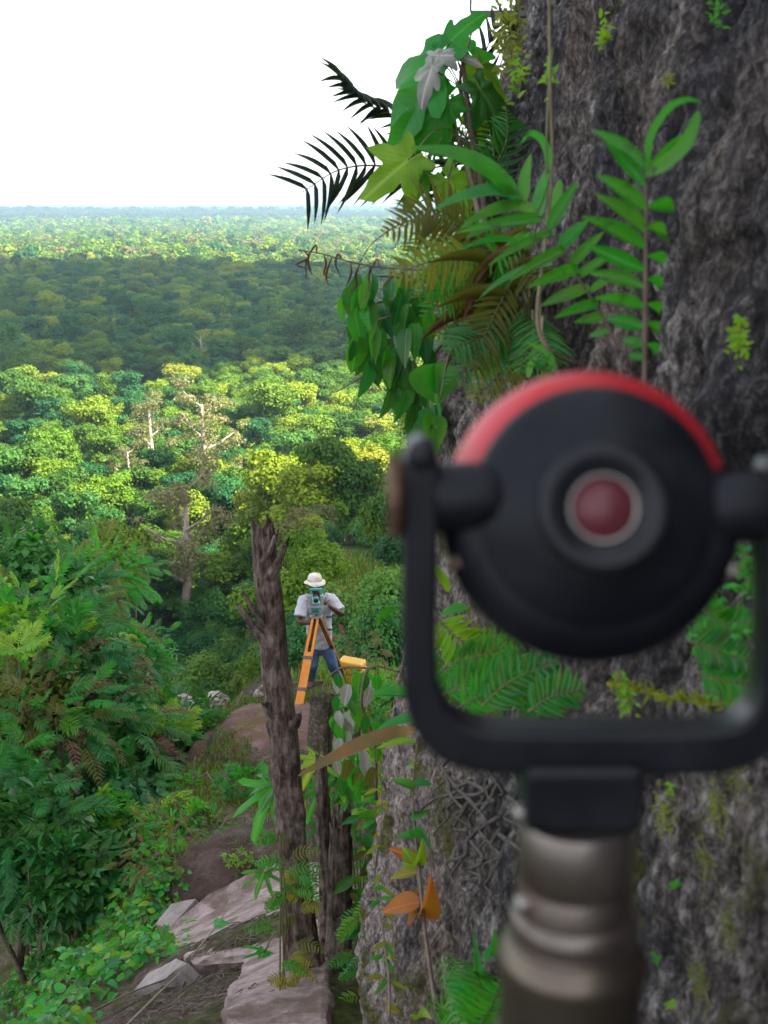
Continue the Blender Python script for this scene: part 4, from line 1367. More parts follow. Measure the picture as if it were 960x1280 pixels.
def build_stumps():
    YS = 4.62
    b0 = pix(388, 1282, YS - .12); b0.z = hz(b0.x, b0.y) - .10
    base = Vector((b0.x, b0.y, hz(b0.x, b0.y)))
    t = thing("dead_snag", "tall leaning dead tree trunk with broken top and splintered side stubs", "tree trunk", base)
    pts = [b0, pix(378, 1190, YS), pix(368, 1090, YS), pix(361, 1000, YS), pix(354, 920, YS), pix(345, 840, YS), pix(338, 760, YS), pix(331, 700, YS), pix(328, 662, YS)]
    S = YS / FPX * 1.03
    V, F = trunk_mesh(pts, [30 * S, 23.5 * S, 19.5 * S, 18.5 * S, 18.5 * S, 17 * S, 16 * S, 15.5 * S, 15 * S], 5, 48, 14, .045,
                      knots=((.36, 4.0, .025, .35), (.43, 1.8, .02, .30), (.53, 2.2, .018, .25), (.60, 5.2, .02, .2), (.80, 3.0, .02, .22), (.30, 2.8, .03, .22)))
    MB().add(V, F).build("trunk", BARKD, t, base)
    rp = random.Random(5)
    for a, b, r in (((338, 808), (296, 754), 6.5), ((336, 785), (303, 740), 5), ((336, 722), (358, 678), 7), ((343, 890), (330, 878), 9), ((366, 905), (374, 893), 8), ((331, 700), (345, 668), 6)):
        A, B = pix(*a, YS - .03), pix(*b, YS - .06)
        pts = curve([A, A.lerp(B, .5) + Vector((0, 0, -.012)), B], 6)
        V, F = trunk_mesh(pts, [r * S * 1.2, r * S * .75, r * S * .45], rp.randrange(99), 14, 3, .03, rough=1.6)
        MB().add(V, F).build("broken_branch", BARKD, t, base)
    # forked low stump beside it
    b1 = pix(420, 1284, YS - .02); b1.z = hz(b1.x, b1.y) - .1
    base = Vector((b1.x, b1.y, hz(b1.x, b1.y)))
    t = thing("broken_stump", "low forked grey stump with thin upright spike beside the tall dead trunk", "tree stump", base)
    V, F = trunk_mesh([b1, pix(424, 1180, YS + .1), pix(426, 1090, YS + .12), pix(426, 1022, YS + .12)], [23 * S, 16 * S, 14 * S, 13.5 * S], 14, 40, 14, .09, rough=1.5)
    MB().add(V, F).build("trunk", BARKD, t, base)
    V, F = trunk_mesh([b1 + Vector((-.05, .05, 0)), pix(411, 1150, YS + .2), pix(406, 1050, YS + .22), pix(401, 945, YS + .22)], [18 * S, 13 * S, 10.5 * S, 7.5 * S], 17, 28, 16, .04, rough=1.4)
    MB().add(V, F).build("stem", BARKD, t, base)
    V, F = trunk_mesh([pix(414, 1275, YS - .15), pix(398, 1200, YS - .02), pix(384, 1150, YS + .05)], [13 * S, 8 * S, 6 * S], 19, 20, 12, .04, rough=1.5)
    MB().add(V, F).build("split_root", BARKD, t, base)
    # speckled mossy stump in front of the surveyor's ledge
    y = 8.6
    b2 = pix(402, 1010, y); b2.z = min(b2.z, hz(b2.x, b2.y)) - .05
    t = thing("mossy_stump", "short lichen-speckled stump wrapped in creeper below the surveyor", "tree stump", b2)
    V, F = trunk_mesh([b2, pix(399, 960, y), pix(400, 905, y), pix(402, 872, y)], [.10, .09, .085, .085], 23, 36, 12, .05, rough=1.7)
    MB().add(V, F).build("trunk", rock_mat("lichen_bark", (.035, .028, .020), (.12, .095, .075), (.34, .30, .24), 40, (.06, .07, .02)), t, b2)
build_stumps()

# red ribbon across the bushes, metal bracket on the cliff edge
def build_small():
    a, b = pix(165, 873, 16.4), pix(243, 874, 16.3)
    mb = MB(); n = 24
    vs, fs = [], []
    for i in range(n + 1):
        u = i / n
        p = a.lerp(b, u) + Vector((0, .02 * math.sin(9 * u), -.03 * math.sin(math.pi * u)))
        w = .010 + .003 * math.sin(20 * u)
        tw = math.sin(12 * u) * .6
        vs += [p + Vector((0, math.sin(tw) * w, math.cos(tw) * w)), p - Vector((0, math.sin(tw) * w, math.cos(tw) * w))]
        if i: fs.append((2 * i - 2, 2 * i, 2 * i + 1, 2 * i - 1))
    o = mb.add(vs, fs).build("marking_ribbon", solid("red_ribbon", (.55, .03, .03), .5), base=a)
    sm = o.modifiers.new("thick", 'SOLIDIFY'); sm.thickness = .001
    tag(o, "thin red marking ribbon stretched over the bush tops", "ribbon")
    y = 3.9
    c = cliff_hit(640, 15)
    t = thing("metal_bracket", "dark steel angle bracket fixed to the top of the cliff edge", "bracket", pix(645, 20, y))
    bs = pix(645, 20, y)
    MB().box((pix(588, 18, y) + pix(660, 17, y)) / 2, ((pix(660, 17, y) - pix(588, 18, y)).length, .03, .016)).build("crossbar", DMET, t, bs, smooth=False)
    MB().box((pix(589, 15, y) + pix(589, -90, y)) / 2, (.006, .006, (pix(589, -90, y) - pix(589, 15, y)).length)).build("upright_rod", DMET, t, bs, smooth=False)
    MB().lathe([(.0001, -.012), (.008, -.012), (.008, .012), (.0001, .012)], pix(594, 21, y), (0, 1, 0), 10).build("bolt", DMET, t, bs)
build_small()

# ------------------------------------------------------------------ leaves
G_DEEP = leaf_mat("leaf_emerald", (.018, .175, .030), .34, .42)
G_MID = leaf_mat("leaf_green", (.030, .260, .026), .50, .42)
G_CREEP = leaf_mat("leaf_creeper", (.035, .330, .060), .42, .40, tint=(.10, .42, .03))
G_LIME = leaf_mat("leaf_lime", (.125, .360, .020), .45, .45)
G_BLUE = leaf_mat("leaf_bluegreen", (.014, .140, .034), .30, .42)
G_OLIVE = leaf_mat("leaf_olive", (.095, .130, .018), .35, .5, tint=(.14, .16, .025))
G_YEL = leaf_mat("leaf_yellow", (.230, .260, .025), .4, .5, tint=(.27, .30, .03))
G_SILV_GLARE = leaf_mat("leaf_silver_and_glare", (.30, .33, .30), .2, .35, tint=(.40, .43, .40))  # silvery leaf colour; also paints glare on the big lobed leaves
G_RUST = leaf_mat("leaf_rust", (.30, .085, .030), .35, .5, tint=(.45, .17, .02))
G_ORNG = leaf_mat("leaf_orange", (.50, .20, .030), .4, .5, tint=(.40, .26, .02))
G_BROWN = leaf_mat("leaf_dead", (.120, .060, .040), .2, .7, tint=(.20, .12, .07))
G_PALM_SHADE = leaf_mat("leaf_palm_shaded", (.010, .035, .026), .15, .35)  # near-black green puts the palm's shaded silhouette into its colour
G_FERN = leaf_mat("leaf_fern", (.020, .240, .018), .50, .38, spot=(.045, .065, .02))
G_MOSS = leaf_mat("leaf_mossy", (.170, .240, .018), .4, .6, tint=(.20, .27, .02))
STEMG = solid("green_stem", (.10, .13, .04), .6, c2=(.16, .13, .06), scale=30)
STEMB = solid("brown_stem", (.10, .065, .045), .75, c2=(.18, .13, .10), scale=30)
STEMT = solid("tan_stem", (.26, .20, .13), .8, c2=(.18, .13, .08), scale=30)

PROF = {
    'lance': lambda t: .5 * math.sin(math.pi * min(1, t * .97 + .02) ** .75) ** .9,
    'ovate': lambda t: .5 * math.sin(math.pi * min(1, .04 + t * .95) ** .62) ** .8,
    'strap': lambda t: .5 * min(1, (t + .05) * 7) * (1 - max(0, t - .55) / .46) ** .8,
    'heart': lambda t: .5 * (math.sin(math.pi * min(1, .16 + .84 * t) ** .72) ** .75) * (1 if t > .02 else .75),
    'pinna': lambda t: .5 * min(1, .55 + t * 2) * max(0.02, (1 - t ** 2.6)) ** .8,
}
def leaf_mesh(name, prof, mat, nseg=6, fold=.18, droop=.12, wave=0.0, twist=0.0):
    V, F = [], []
    f = PROF[prof]
    for i in range(nseg + 1):
        t = i / nseg
        w = max(f(t), .004)
        z = -droop * t * t
        wv = wave * math.sin(t * 17)
        for s in (-1, 0, 1):
            x = s * w
            V.append((x, t, z + abs(s) * w * fold + s * wv * w + x * twist * t))
    for i in range(nseg):
        for k in (0, 1):
            a = i * 3 + k
            F.append((a, a + 1, a + 4, a + 3))
    return mesh_np(name, V, F, mat)

def lobed_mesh(name, mat, lobes, depth=.5, n=44, cup=.12, sharp=1.0):
    """Palmate leaf, stalk joint at the origin; lobes: (angle deg from +Y, length, half-width deg)."""
    V = [(0, .0, 0)]
    F = []
    ring = []
    for k in range(n):
        a = -170 + 340 * k / (n - 1)
        r = .0
        for la, ll, lw in lobes:
            d = abs(a - la) / lw
            r = max(r, ll * max(0, 1 - d ** sharp) if d < 1 else 0)
        r = max(r, depth * max(l[1] for l in lobes) * (1 - abs(a) / 400))
        r *= 1 + .05 * math.sin(k * 2.9)
        ar = math.radians(a)
        ring.append((math.sin(ar) * r, math.cos(ar) * r, cup * r * math.cos(ar * 5) * .5 - cup * r * r * 1.2))
    K = 4
    for j in range(1, K + 1):
        q = j / K
        for k, p in enumerate(ring):
            a = math.radians(-170 + 340 * k / (n - 1))
            R2 = p[0] ** 2 + p[1] ** 2
            vein = max((1 - min(1, abs(math.degrees(a) - l[0]) / (l[2] * .5))) for l in lobes)
            z = -cup * 1.3 * R2 * q ** 2.2 - .05 * vein * q * (1.2 - q) + .03 * math.sin(k * 1.3) * q ** 3 + cup * .35 * q * abs(math.sin(a)) * (1 - q * .6)
            V.append((p[0] * q, p[1] * q, z))
    for k in range(n - 1):
        F.append((0, 2 + k, 1 + k))
        for j in range(K - 1):
            b0 = 1 + j * n + k
            F.append((b0, b0 + 1, b0 + n + 1, b0 + n))
    return mesh_np(name, V, F, mat)

def ribbon(parent, base, pts, width, mat, name="leaf", fold=.25, nrm=(0, -.7, .7), seg=5):
    """One long arching leaf along a path."""
    c = curve(pts, seg); m = len(c)
    fr = frames(c, nrm)
    V, F = [], []
    for i in range(m):
        t = i / (m - 1)
        w = width * .5 * min(1, .35 + t * 4) * (1 - max(0, t - .5) / .5) ** .7 + width * .02
        T, n_, b_ = fr[i]
        for s_ in (-1, 0, 1):
            V.append(c[i] + b_ * s_ * w + n_ * abs(s_) * w * fold - Vector(base))
    for i in range(m - 1):
        for k in (0, 1):
            a = i * 3 + k
            F.append((a, a + 1, a + 4, a + 3))
    return link(name, mesh_np(name, V, F, mat), parent)

LM = {}
def lm(prof, mat, droop=.12, fold=.18, wave=0.0, nseg=6):
    k = (prof, mat.name, droop, fold, wave, nseg)
    if k not in LM:
        LM[k] = leaf_mesh("leaf", prof, mat, nseg, fold, droop, wave)
    return LM[k]

def leafM(P0, P1, width, nrm):
    y = Vector(P1) - Vector(P0)
    Ln = y.length
    y = y / Ln
    z = Vector(nrm) - y * y.dot(Vector(nrm))
    if z.length < 1e-4: z = y.orthogonal()
    z.normalize()
    x = y.cross(z)
    M = Matrix.Identity(4)
    for i in range(3):
        M[i][0] = x[i] * width; M[i][1] = y[i] * Ln; M[i][2] = z[i] * Ln; M[i][3] = P0[i]
    return M

def add_leaf(parent, base, me, P0, P1, width, nrm=(0, -.6, .8), name="leaf"):
    P0, P1 = Vector(P0), Vector(P1)
    if abs(P1.y / P0.y - 1) > .07 and P0.y < 4.5:      # both ends at one distance from the rock
        y = min(P0.y, P1.y)
        P0, P1 = P0 * (y / P0.y), P1 * (y / P1.y)
    return link(name, me, parent, Matrix.Translation(-Vector(base)) @ leafM(P0, P1, width, nrm))

def jv(s, r=RND):
    return Vector((r.uniform(-s, s), r.uniform(-s, s), r.uniform(-s, s)))

def stem(parent, base, pts, r, mat, name="stem", n=6, seg=6):
    c = curve(pts, seg) if len(pts) > 2 else [Vector(p) for p in pts]
    if hasattr(r, '__len__'):
        rr = np.interp(np.linspace(0, 1, len(c)), np.linspace(0, 1, len(r)), r)
    else:
        rr = np.linspace(r, r * .35, len(c))
    return MB().tube(c, list(map(float, rr)), n).build(name, mat, parent, base)

def add_frond(t, base, pts, n, length, width, ang, me, mat, r=.002, nrm=(0, -1, .3), t0=.12, shape=None, sides=(1, 1), jit=.08, sag=0.0, name="frond", alt=0.0):
    """Rachis with separate leaflets on both sides (frond > leaflet)."""
    c = curve(pts, 8)
    rr = stem(t, base, pts, [r, r * .8, r * .3], mat, name, 5, 8)
    m = len(c) - 1
    nrm = Vector(nrm)
    for i in range(n):
        u = t0 + (1 - t0) * (i + .5) / n
        for s in (-1, 1):
            k = sides[0] if s < 0 else sides[1]
            if k <= 0: continue
            uu = min(.999, u + (alt / n if s > 0 else 0))
            j = uu * m
            a = c[int(j)].lerp(c[min(m, int(j) + 1)], j - int(j))
            tt = (c[min(m, int(j) + 1)] - c[max(0, int(j) - 1)]).normalized()
            nn = (nrm - tt * nrm.dot(tt)).normalized()
            sd = tt.cross(nn) * s
            f = shape(uu) if shape else (math.sin(math.pi * (uu * .80 + .20)) ** .6)
            ln = length * k * max(.15, f) * RND.uniform(1 - jit, 1 + jit)
            an = math.radians(ang) * RND.uniform(.92, 1.08)
            d = (tt * math.cos(an) + sd * math.sin(an) + jv(jit * .6)).normalized()
            d = (d + Vector((0, 0, -sag))).normalized()
            add_leaf(rr, base, me, a, a + d * ln, width * (.6 + .4 * f), nn + jv(jit * 2), "leaflet")
    return rr

def frond_mesh(name, mat, n=11, lw=.10, ll=.34, ang=62, sag=.25, curl=.35, seed=1, mats=None):
    """One pinnate leaf as a single light mesh (for bushes metres away). Length 1 along +Y."""
    rp = random.Random(seed)
    V, F = [], []
    def pt(u): return Vector((0, u * (1 - .08 * u), -curl * u * u * .6 + .12 * u))
    for i in range(7):
        p = pt(i / 6); w = .010 * (1 - .6 * i / 6)
        V += [p + Vector((-w, 0, 0)), p + Vector((w, 0, 0))]
        if i: F.append((2 * i - 2, 2 * i - 1, 2 * i + 1, 2 * i))
    for i in range(n):
        u = .14 + .86 * (i + .5) / n
        for s in (-1, 1):
            p = pt(u)
            f = math.sin(math.pi * (.22 + .72 * u)) ** .6
            a = math.radians(ang - 18 * u + rp.uniform(-7, 7))
            d = Vector((s * math.sin(a), math.cos(a), -sag * rp.uniform(.5, 1.4) - curl * u * .5)).normalized()
            L_ = ll * f * rp.uniform(.85, 1.12); w = lw * f
            q = d.cross(Vector((0, 0, 1))).normalized() * w * .5
            b = len(V)
            V += [p, p + d * L_ * .38 + q + Vector((0, 0, .012)), p + d * L_, p + d * L_ * .38 - q + Vector((0, 0, .012))]
            F.append((b, b + 1, b + 2, b + 3))
    return mesh_np(name, V, F, mat, smooth=False)

def rosette_mesh(name, mat, n=6, lw=.42, seed=2, prof='ovate', tilt=.2):
    """Spray of broad leaves from one point, unit size."""
    rp = random.Random(seed); V, F = [], []
    for k in range(n):
        a = 2 * math.pi * k / n + rp.uniform(-.3, .3)
        d = Vector((math.cos(a), math.sin(a), rp.uniform(-.35, .45))).normalized()
        L_ = rp.uniform(.6, 1.0)
        M = leafM(d * .12, d * L_, lw * L_, Vector((0, 0, 1)) + jv(.25, rp))
        f = PROF[prof]; b = len(V)
        for i in range(5):
            t = i / 4; w = max(f(t), .01)
            for s in (-1, 0, 1):
                V.append((M @ Vector((s * w, t, -.22 * t * t + abs(s) * w * .2))))
        for i in range(4):
            for kk in (0, 1):
                a0 = b + i * 3 + kk
                F.append((a0, a0 + 1, a0 + 4, a0 + 3))
    return mesh_np(name, V, F, mat)

# ------------------------------------------------------------------ plants on the cliff
def pc(px, py, y, off=.075):
    """Point on a pixel's ray y metres out, kept clear of the rock face."""
    d = ray(px, py)
    ys = np.linspace(.6, y, 220)
    s_ = ys / d.y
    hit = np.nonzero(d.x * s_ > cliff_x(ys, d.z * s_) - off)[0]
    return d * ((ys[hit[0]] if len(hit) else y) / d.y)


def build_lobed_plant():
    """Large-leaved plant leaning out at the top of the cliff edge."""
    y = 3.3
    base = pc(606, 300, y)
    t = thing("big_leaf_plant", "plant with large lobed bright green leaves leaning from the top of the cliff edge", "plant", base)
    stem(t, base, [base, pc(600, 220, y), pc(586, 140, y - .02), pc(578, 75, y - .03)], [.012, .010, .008, .005], STEMB)
    stem(t, base, [pc(604, 290, y), pc(582, 200, y), pc(555, 130, y), pc(548, 105, y)], [.008, .007, .005, .003], STEMB)
    stem(t, base, [pc(596, 260, y), pc(592, 190, y), pc(575, 105, y), pc(590, 40, y)], [.006, .005, .004, .002], STEMB)
    S = y / FPX
    lob = [(0, 1.0, 55), (60, .74, 46), (-60, .74, 46), (125, .5, 50), (-125, .5, 50)]
    lob3 = [(0, 1.0, 62), (55, .66, 50), (-50, .62, 46), (120, .42, 50), (-125, .40, 50)]
    MA = {'m': lobed_mesh("leaf", G_MID, lob3, .36, cup=.34), 'l': lobed_mesh("leaf", G_LIME, lob, .42, cup=.18), 'd': lobed_mesh("leaf", G_MID, lob3, .36, cup=.3), 's': lobed_mesh("leaf", G_SILV_GLARE, lob3, .34, cup=.4), 'b': lobed_mesh("leaf", G_BLUE, lob3, .36, cup=.4)}  # 's': glossy reflection painted as silver leaf colour
    # (joint px, tip px, width factor, kind, normal)
    for (a, b, w, k, nr, dy) in (((545, 75), (480, 155), 1.0, 'm', (-.5, -.5, .55), 0), ((560, 55), (592, 20), .8, 'd', (-.2, -.7, .5), .02), ((548, 70), (596, 62), .75, 's', (-.1, -.75, .7), -.05),
                                 ((540, 85), (520, 130), .75, 's', (-.5, -.8, .3), -.07), ((555, 128), (498, 178), .95, 'm', (-.1, -.95, .2), -.02), ((510, 200), (466, 236), .95, 'l', (-.1, -.95, .2), -.08),
                                 ((560, 140), (545, 175), .9, 'd', (.2, -.95, .2), .05), ((600, 112), (640, 165), .75, 'b', (.1, -.7, .7), -.04), ((598, 88), (628, 118), .9, 'l', (.3, -.9, .2), .03),
                                 ((560, 225), (590, 262), .85, 'l', (.2, -.95, -.1), -.02), ((528, 215), (510, 252), .75, 'm', (-.4, -.8, .1), -.03), ((590, 70), (618, 100), .95, 'm', (.2, -.9, .3), .06),
                                 ((604, 130), (600, 172), .8, 'l', (.1, -.95, .1), .06), ((534, 110), (512, 165), .9, 'm', (-.3, -.9, .2), .04), ((588, 250), (560, 265), .8, 'd', (-.3, -.9, .2), .02)):
        A = pc(*a, y + dy); B = pix(*b, A.y)
        B = A + (B - A) * (1.45 if k != 's' else 1.2)
        Ln = (B - A).length
        add_leaf(t, base, MA[k], A, B, Ln * w * .95, Vector(nr) + jv(.25))
        stem(t, base, [A, A.lerp(pc(590, 130, y), .5) + Vector((0, 0, .01)), pc(590 + RND.uniform(-8, 8), 150 + RND.uniform(-40, 60), y)], .0025, STEMG, "leaf_stalk", 5, 4)

def build_palm():
    y = 3.55
    base = pc(600, 262, y)
    t = thing("dark_palm", "narrow-leafleted palm fronds coloured dark as in shade, arching against the sky", "palm", base)
    me = lm('strap', G_PALM_SHADE, .25, .25)
    add_frond(t, base, [base, pc(545, 228, y), pc(480, 208, y), pc(425, 212, y - .05), pc(378, 240, y - .1)], 17, .128, .0135, 58, me, STEMB, .004, (.25, -1, .15), .10, lambda u: .75 + .25 * math.sin(u * 3.1), jit=.08)
    add_frond(t, base, [base, pc(560, 205, y), pc(500, 150, y), pc(455, 128, y - .05), pc(424, 98, y - .1)], 14, .105, .0135, 42, me, STEMB, .004, (.2, -.6, .8), .2, lambda u: .8 + .2 * math.sin(u * 3.1), jit=.1)
    add_frond(t, base, [base, pc(590, 180, y + .1), pc(600, 90, y + .1), pc(628, 10, y + .12)], 10, .13, .014, 25, me, STEMG, .004, (.2, -1, .1), .25, jit=.15)
    me2 = lm('strap', G_DEEP, .25, .25)
    for k in range(5):
        add_frond(t, base, [base + jv(.05), pc(575 + 14 * k, 215 - 8 * k, y + .1), pc(545 + 22 * k, 160 - 6 * k, y + .12)], 12, .07, .008, 50, me2, STEMG, .003, (.1, -1, .2), .2, jit=.15)

def build_ferns():
    # the near upright fern, its leaflets broad and blunt
    y = 1.22
    base = cliff_hit(806, 500)
    base.y = y
    base = pc(806, 505, y)
    t = thing("near_fern", "upright fern frond with broad glossy green leaflets above the red prism rim", "fern", base)
    S = y / FPX
    me = lm('lance', G_FERN, .10, .30, .0, 8)
    stem_pts = [base, pc(806, 430, y), pc(807, 330, y), pc(808, 205, y)]
    rr = stem(t, base, stem_pts, [.0026, .0024, .0020, .0014], STEMB, "frond", 8)
    left = [((804, 285), (741, 160), 26), ((804, 300), (758, 180), 20), ((804, 322), (748, 215), 27), ((804, 345), (745, 245), 26), ((803, 375), (730, 268), 27), ((803, 400), (728, 305), 26), ((802, 425), (735, 337), 24),
            ((803, 395), (745, 375), 25), ((804, 412), (757, 398), 22), ((804, 435), (777, 425), 20), ((804, 450), (783, 440), 16)]
    left = [((806, 212), (741, 158), 25), ((806, 232), (757, 176), 20), ((806, 262), (748, 216), 26), ((806, 290), (747, 240), 26), ((805, 310), (731, 268), 26), ((805, 338), (732, 305), 24), ((805, 360), (734, 338), 24),
            ((804, 385), (745, 370), 23), ((804, 410), (757, 396), 23), ((804, 432), (777, 424), 19), ((804, 447), (785, 444), 15)]
    right = [((808, 210), (862, 165), 18), ((808, 260), (850, 258), 20), ((808, 285), (840, 300), 18), ((808, 320), (838, 330), 16), ((808, 350), (832, 362), 15), ((808, 380), (830, 392), 15), ((808, 405), (826, 418), 14), ((808, 430), (824, 444), 14)]
    for a, b, w in left:
        d = RND.uniform(-.02, .03)
        add_leaf(rr, base, me, pc(*a, y), pc(*b, y + d), w * S * .82, Vector((RND.uniform(-.3, .3), -1, RND.uniform(.1, .7))), "leaflet")
    for a, b, w in right:
        add_leaf(rr, base, me, pc(*a, y), pc(*b, y + .05), w * S, Vector((.5, -1, RND.uniform(0, .6))), "leaflet")
    for pts, w in (([(808, 218), (812, 172), (834, 136), (858, 124), (876, 128)], 9), ([(808, 218), (832, 202), (856, 180), (870, 150), (872, 138)], 17)):
        ribbon(rr, base, [pc(*p, y - .01) for p in pts], w * S, G_FERN, "leaflet", .3, (.3, -1, .3))
    # second frond reaching left along the wall
    y = 1.55
    base = pc(775, 440, y)
    t = thing("arching_fern", "arching fern frond with long narrow leaflets beside the near fern", "fern", base)
    S = y / FPX
    me = lm('pinna', G_FERN, .12, .15)
    rr = stem(t, base, [base, pc(752, 395, y), pc(715, 335, y), pc(690, 295, y), pc(672, 270, y)], [.0022, .002, .0014, .001], STEMB, "frond", 8)
    for a, b, w in (((686, 288), (722, 222), 18), ((700, 310), (735, 272), 19), ((715, 330), (752, 290), 16), ((676, 276), (572, 285), 17), ((690, 292), (612, 324), 15), ((706, 312), (640, 345), 17), ((722, 335), (665, 355), 18), ((736, 360), (673, 380), 18), ((748, 380), (695, 393), 16), ((756, 395), (718, 402), 14), ((765, 412), (734, 419), 13), ((725, 345), (770, 312), 14), ((738, 365), (782, 335), 13)):
        add_leaf(rr, base, me, pc(*a, y), pc(*b, y + RND.uniform(-.06, .03)), w * S, Vector((RND.uniform(-.2, .2), -1, RND.uniform(.2, .9))), "leaflet")
    # long strap leaves sweeping left
    y = 1.75; S = y / FPX
    base = pc(678, 285, y)
    t = thing("strap_plant", "plant with long arching strap leaves sweeping left from the cliff", "plant", base)
    me = lm('strap', G_FERN, .22, .3, 0, 8)
    meo = lm('strap', G_DEEP, .2, .3, 0, 8)
    for pts, w, k in (([(650, 254), (615, 215), (568, 192), (514, 184)], 22, 0), ([(654, 248), (620, 238), (580, 245), (542, 262)], 18, 1), ([(674, 264), (640, 258), (605, 268), (575, 286)], 18, 0), ([(678, 276), (645, 276), (610, 284), (582, 298)], 18, 1), ([(655, 252), (656, 222), (664, 192)], 14, 0), ([(668, 264), (678, 232), (692, 198)], 12, 0),
                      ([(672, 272), (676, 250), (686, 230)], 15, 1), ([(645, 300), (612, 300), (572, 312)], 9, 0), ([(688, 224), (682, 182), (664, 166), (650, 180)], 9, 0), ([(660, 472), (664, 455), (674, 442)], 8, 0), ([(692, 464), (684, 440), (658, 428)], 9, 0), ([(690, 330), (660, 335), (625, 352), (600, 372)], 10, 1), ([(700, 225), (694, 260), (684, 285)], 12, 0)):
        P3 = [pc(*p, y) for p in pts]; ym = min(p.y for p in P3)
        ribbon(t, base, [p * (ym / p.y) for p in P3], w * S, (G_FERN, G_DEEP)[k], "leaf", .3, (-.2, -.75, .65))
    stem(t, base, [pc(686, -20, y), pc(688, 120, y), pc(690, 200, y), pc(682, 300, y), pc(672, 400, y), pc(690, 440, y), pc(720, 455, y + .1)], [.0018, .0022, .003, .003], STEMT, "runner")
    stem(t, base, [pc(690, 60, y), pc(683, 180, y), pc(684, 260, y)], .0022, STEMG, "runner")
    # crowd of fine fern fronds with drooping olive ones
    rp = random.Random(8)
    y = 2.6
    groups = [("fine_fern", "mass of fine green fern fronds fanning left below the lobed plant", G_FERN, STEMG, [((600, 290), (540, 275), (480, 290)), ((590, 285), (540, 262), (500, 275)), ((610, 300), (560, 290), (505, 318)), ((620, 310), (570, 330), (520, 372)), ((620, 330), (575, 352), (530, 395)), ((640, 330), (600, 300), (560, 280)), ((620, 340), (585, 390), (560, 440)), ((640, 350), (610, 410), (590, 460)), ((600, 320), (545, 325), (490, 345))]),
              ("olive_fern", "drooping olive and tan fern fronds on the cliff edge", G_OLIVE, STEMT, [((625, 320), (590, 335), (545, 345)), ((630, 330), (585, 350), (535, 378)), ((640, 345), (620, 320), (660, 300)), ((625, 350), (600, 330), (600, 300)), ((630, 360), (640, 330), (680, 320)), ((625, 365), (580, 362), (530, 360)), ((640, 360), (660, 345), (700, 352)), ((630, 380), (600, 400), (545, 420)), ((640, 390), (620, 430), (610, 470))]),
              ("low_fern", "green fern fronds hanging over the rock just above the prism", G_DEEP, STEMG, [((640, 370), (640, 420), (600, 460)), ((650, 380), (660, 420), (650, 465)), ((655, 385), (680, 420), (690, 455)), ((635, 400), (610, 440), (560, 480)), ((640, 420), (630, 460), (590, 500)), ((640, 400), (600, 420), (560, 440))])]
    for nm, lb, mt, sm, paths in groups:
        base = pc(*paths[0][0], y)
        t = thing(nm, lb, "fern", base)
        me = lm('pinna', mt, .15, .15, 0, 4)
        for i, pth in enumerate(paths):
            dy = rp.uniform(-.25, .25)
            me = lm('pinna', mt if rp.random() < .65 else rp.choice([G_OLIVE, G_OLIVE, G_MID, G_MOSS]), .15, .15, 0, 4)
            add_frond(t, base, [pc(*p, y + dy - .06 * j) for j, p in enumerate(pth)], 15, .062, .0088, 66, me, sm, .0018, (rp.uniform(-.3, .3), -1, rp.uniform(.1, .8)), .06, jit=.14, sag=.25, alt=.5)
    # olive wiry strands and dead fronds
    t = thing("dry_fern", "tangle of dry brown fern stalks at the cliff edge", "fern", pc(630, 330, y))
    b = pc(630, 330, y)
    med = lm('strap', G_BROWN, .3, .4, 0, 4)
    meo = lm('strap', G_OLIVE, .3, .4, 0, 5)
    for i in range(46):
        a = (rp.uniform(585, 665), rp.uniform(285, 400)); an = rp.uniform(2.2, 4.6); L_ = rp.uniform(35, 85)
        e = (a[0] + math.cos(an) * L_, a[1] - math.sin(an) * L_ * .6)
        yy = y + rp.uniform(-.3, .25)
        add_leaf(t, b, rp.choice([med, meo, meo]), pc(*a, yy), pc(*e, yy - rp.uniform(0, .1)), rp.uniform(4, 8) * y / FPX, Vector((rp.uniform(-.4, .4), -.6, .8)))
    for i in range(9):
        a = (rp.uniform(620, 680), rp.uniform(300, 400))
        stem(t, b, [pc(*a, y), pc(a[0] + rp.uniform(-20, 20), a[1] + 40, y - .05), pc(a[0] + rp.uniform(-25, 25), a[1] + 90, y)], .0022, STEMT, "stalk", 5, 4)
    # curled dead frond standing out left
    y = 3.2
    base = pc(565, 338, y)
    t = thing("dead_frond", "withered brown frond with curled hanging leaflets over the plain", "fern frond", base)
    c = [base, pc(500, 336, y), pc(450, 330, y), pc(405, 318, y), pc(372, 312, y)]
    rr = stem(t, base, c, [.0028, .0022, .0014], STEMB, "rachis")
    cc = curve(c, 8)
    for i in range(4, len(cc) - 1, 2):
        for k in range(1):
            a = cc[i]; L_ = rp.uniform(.038, .075)
            p = [a, a + Vector((rp.uniform(-.012, .012), 0, -L_ * .4)), a + Vector((rp.uniform(-.02, .012), .01, -L_ * .8)), a + Vector((rp.uniform(-.03, .02), .0, -L_))]
            if rp.random() < .3: p[1] += Vector((0, 0, L_ * .7)); p[2] += Vector((-.01, 0, L_ * .5))
            stem(rr, base, p, [.0016, .0030, .0026, .001], G_BROWN, "curled_leaflet", 5, 3)
    stem(t, base, [pc(600, 290, y), pc(520, 275, y), pc(470, 300, y), pc(448, 330, y)], .0028, STEMG, "stalk")

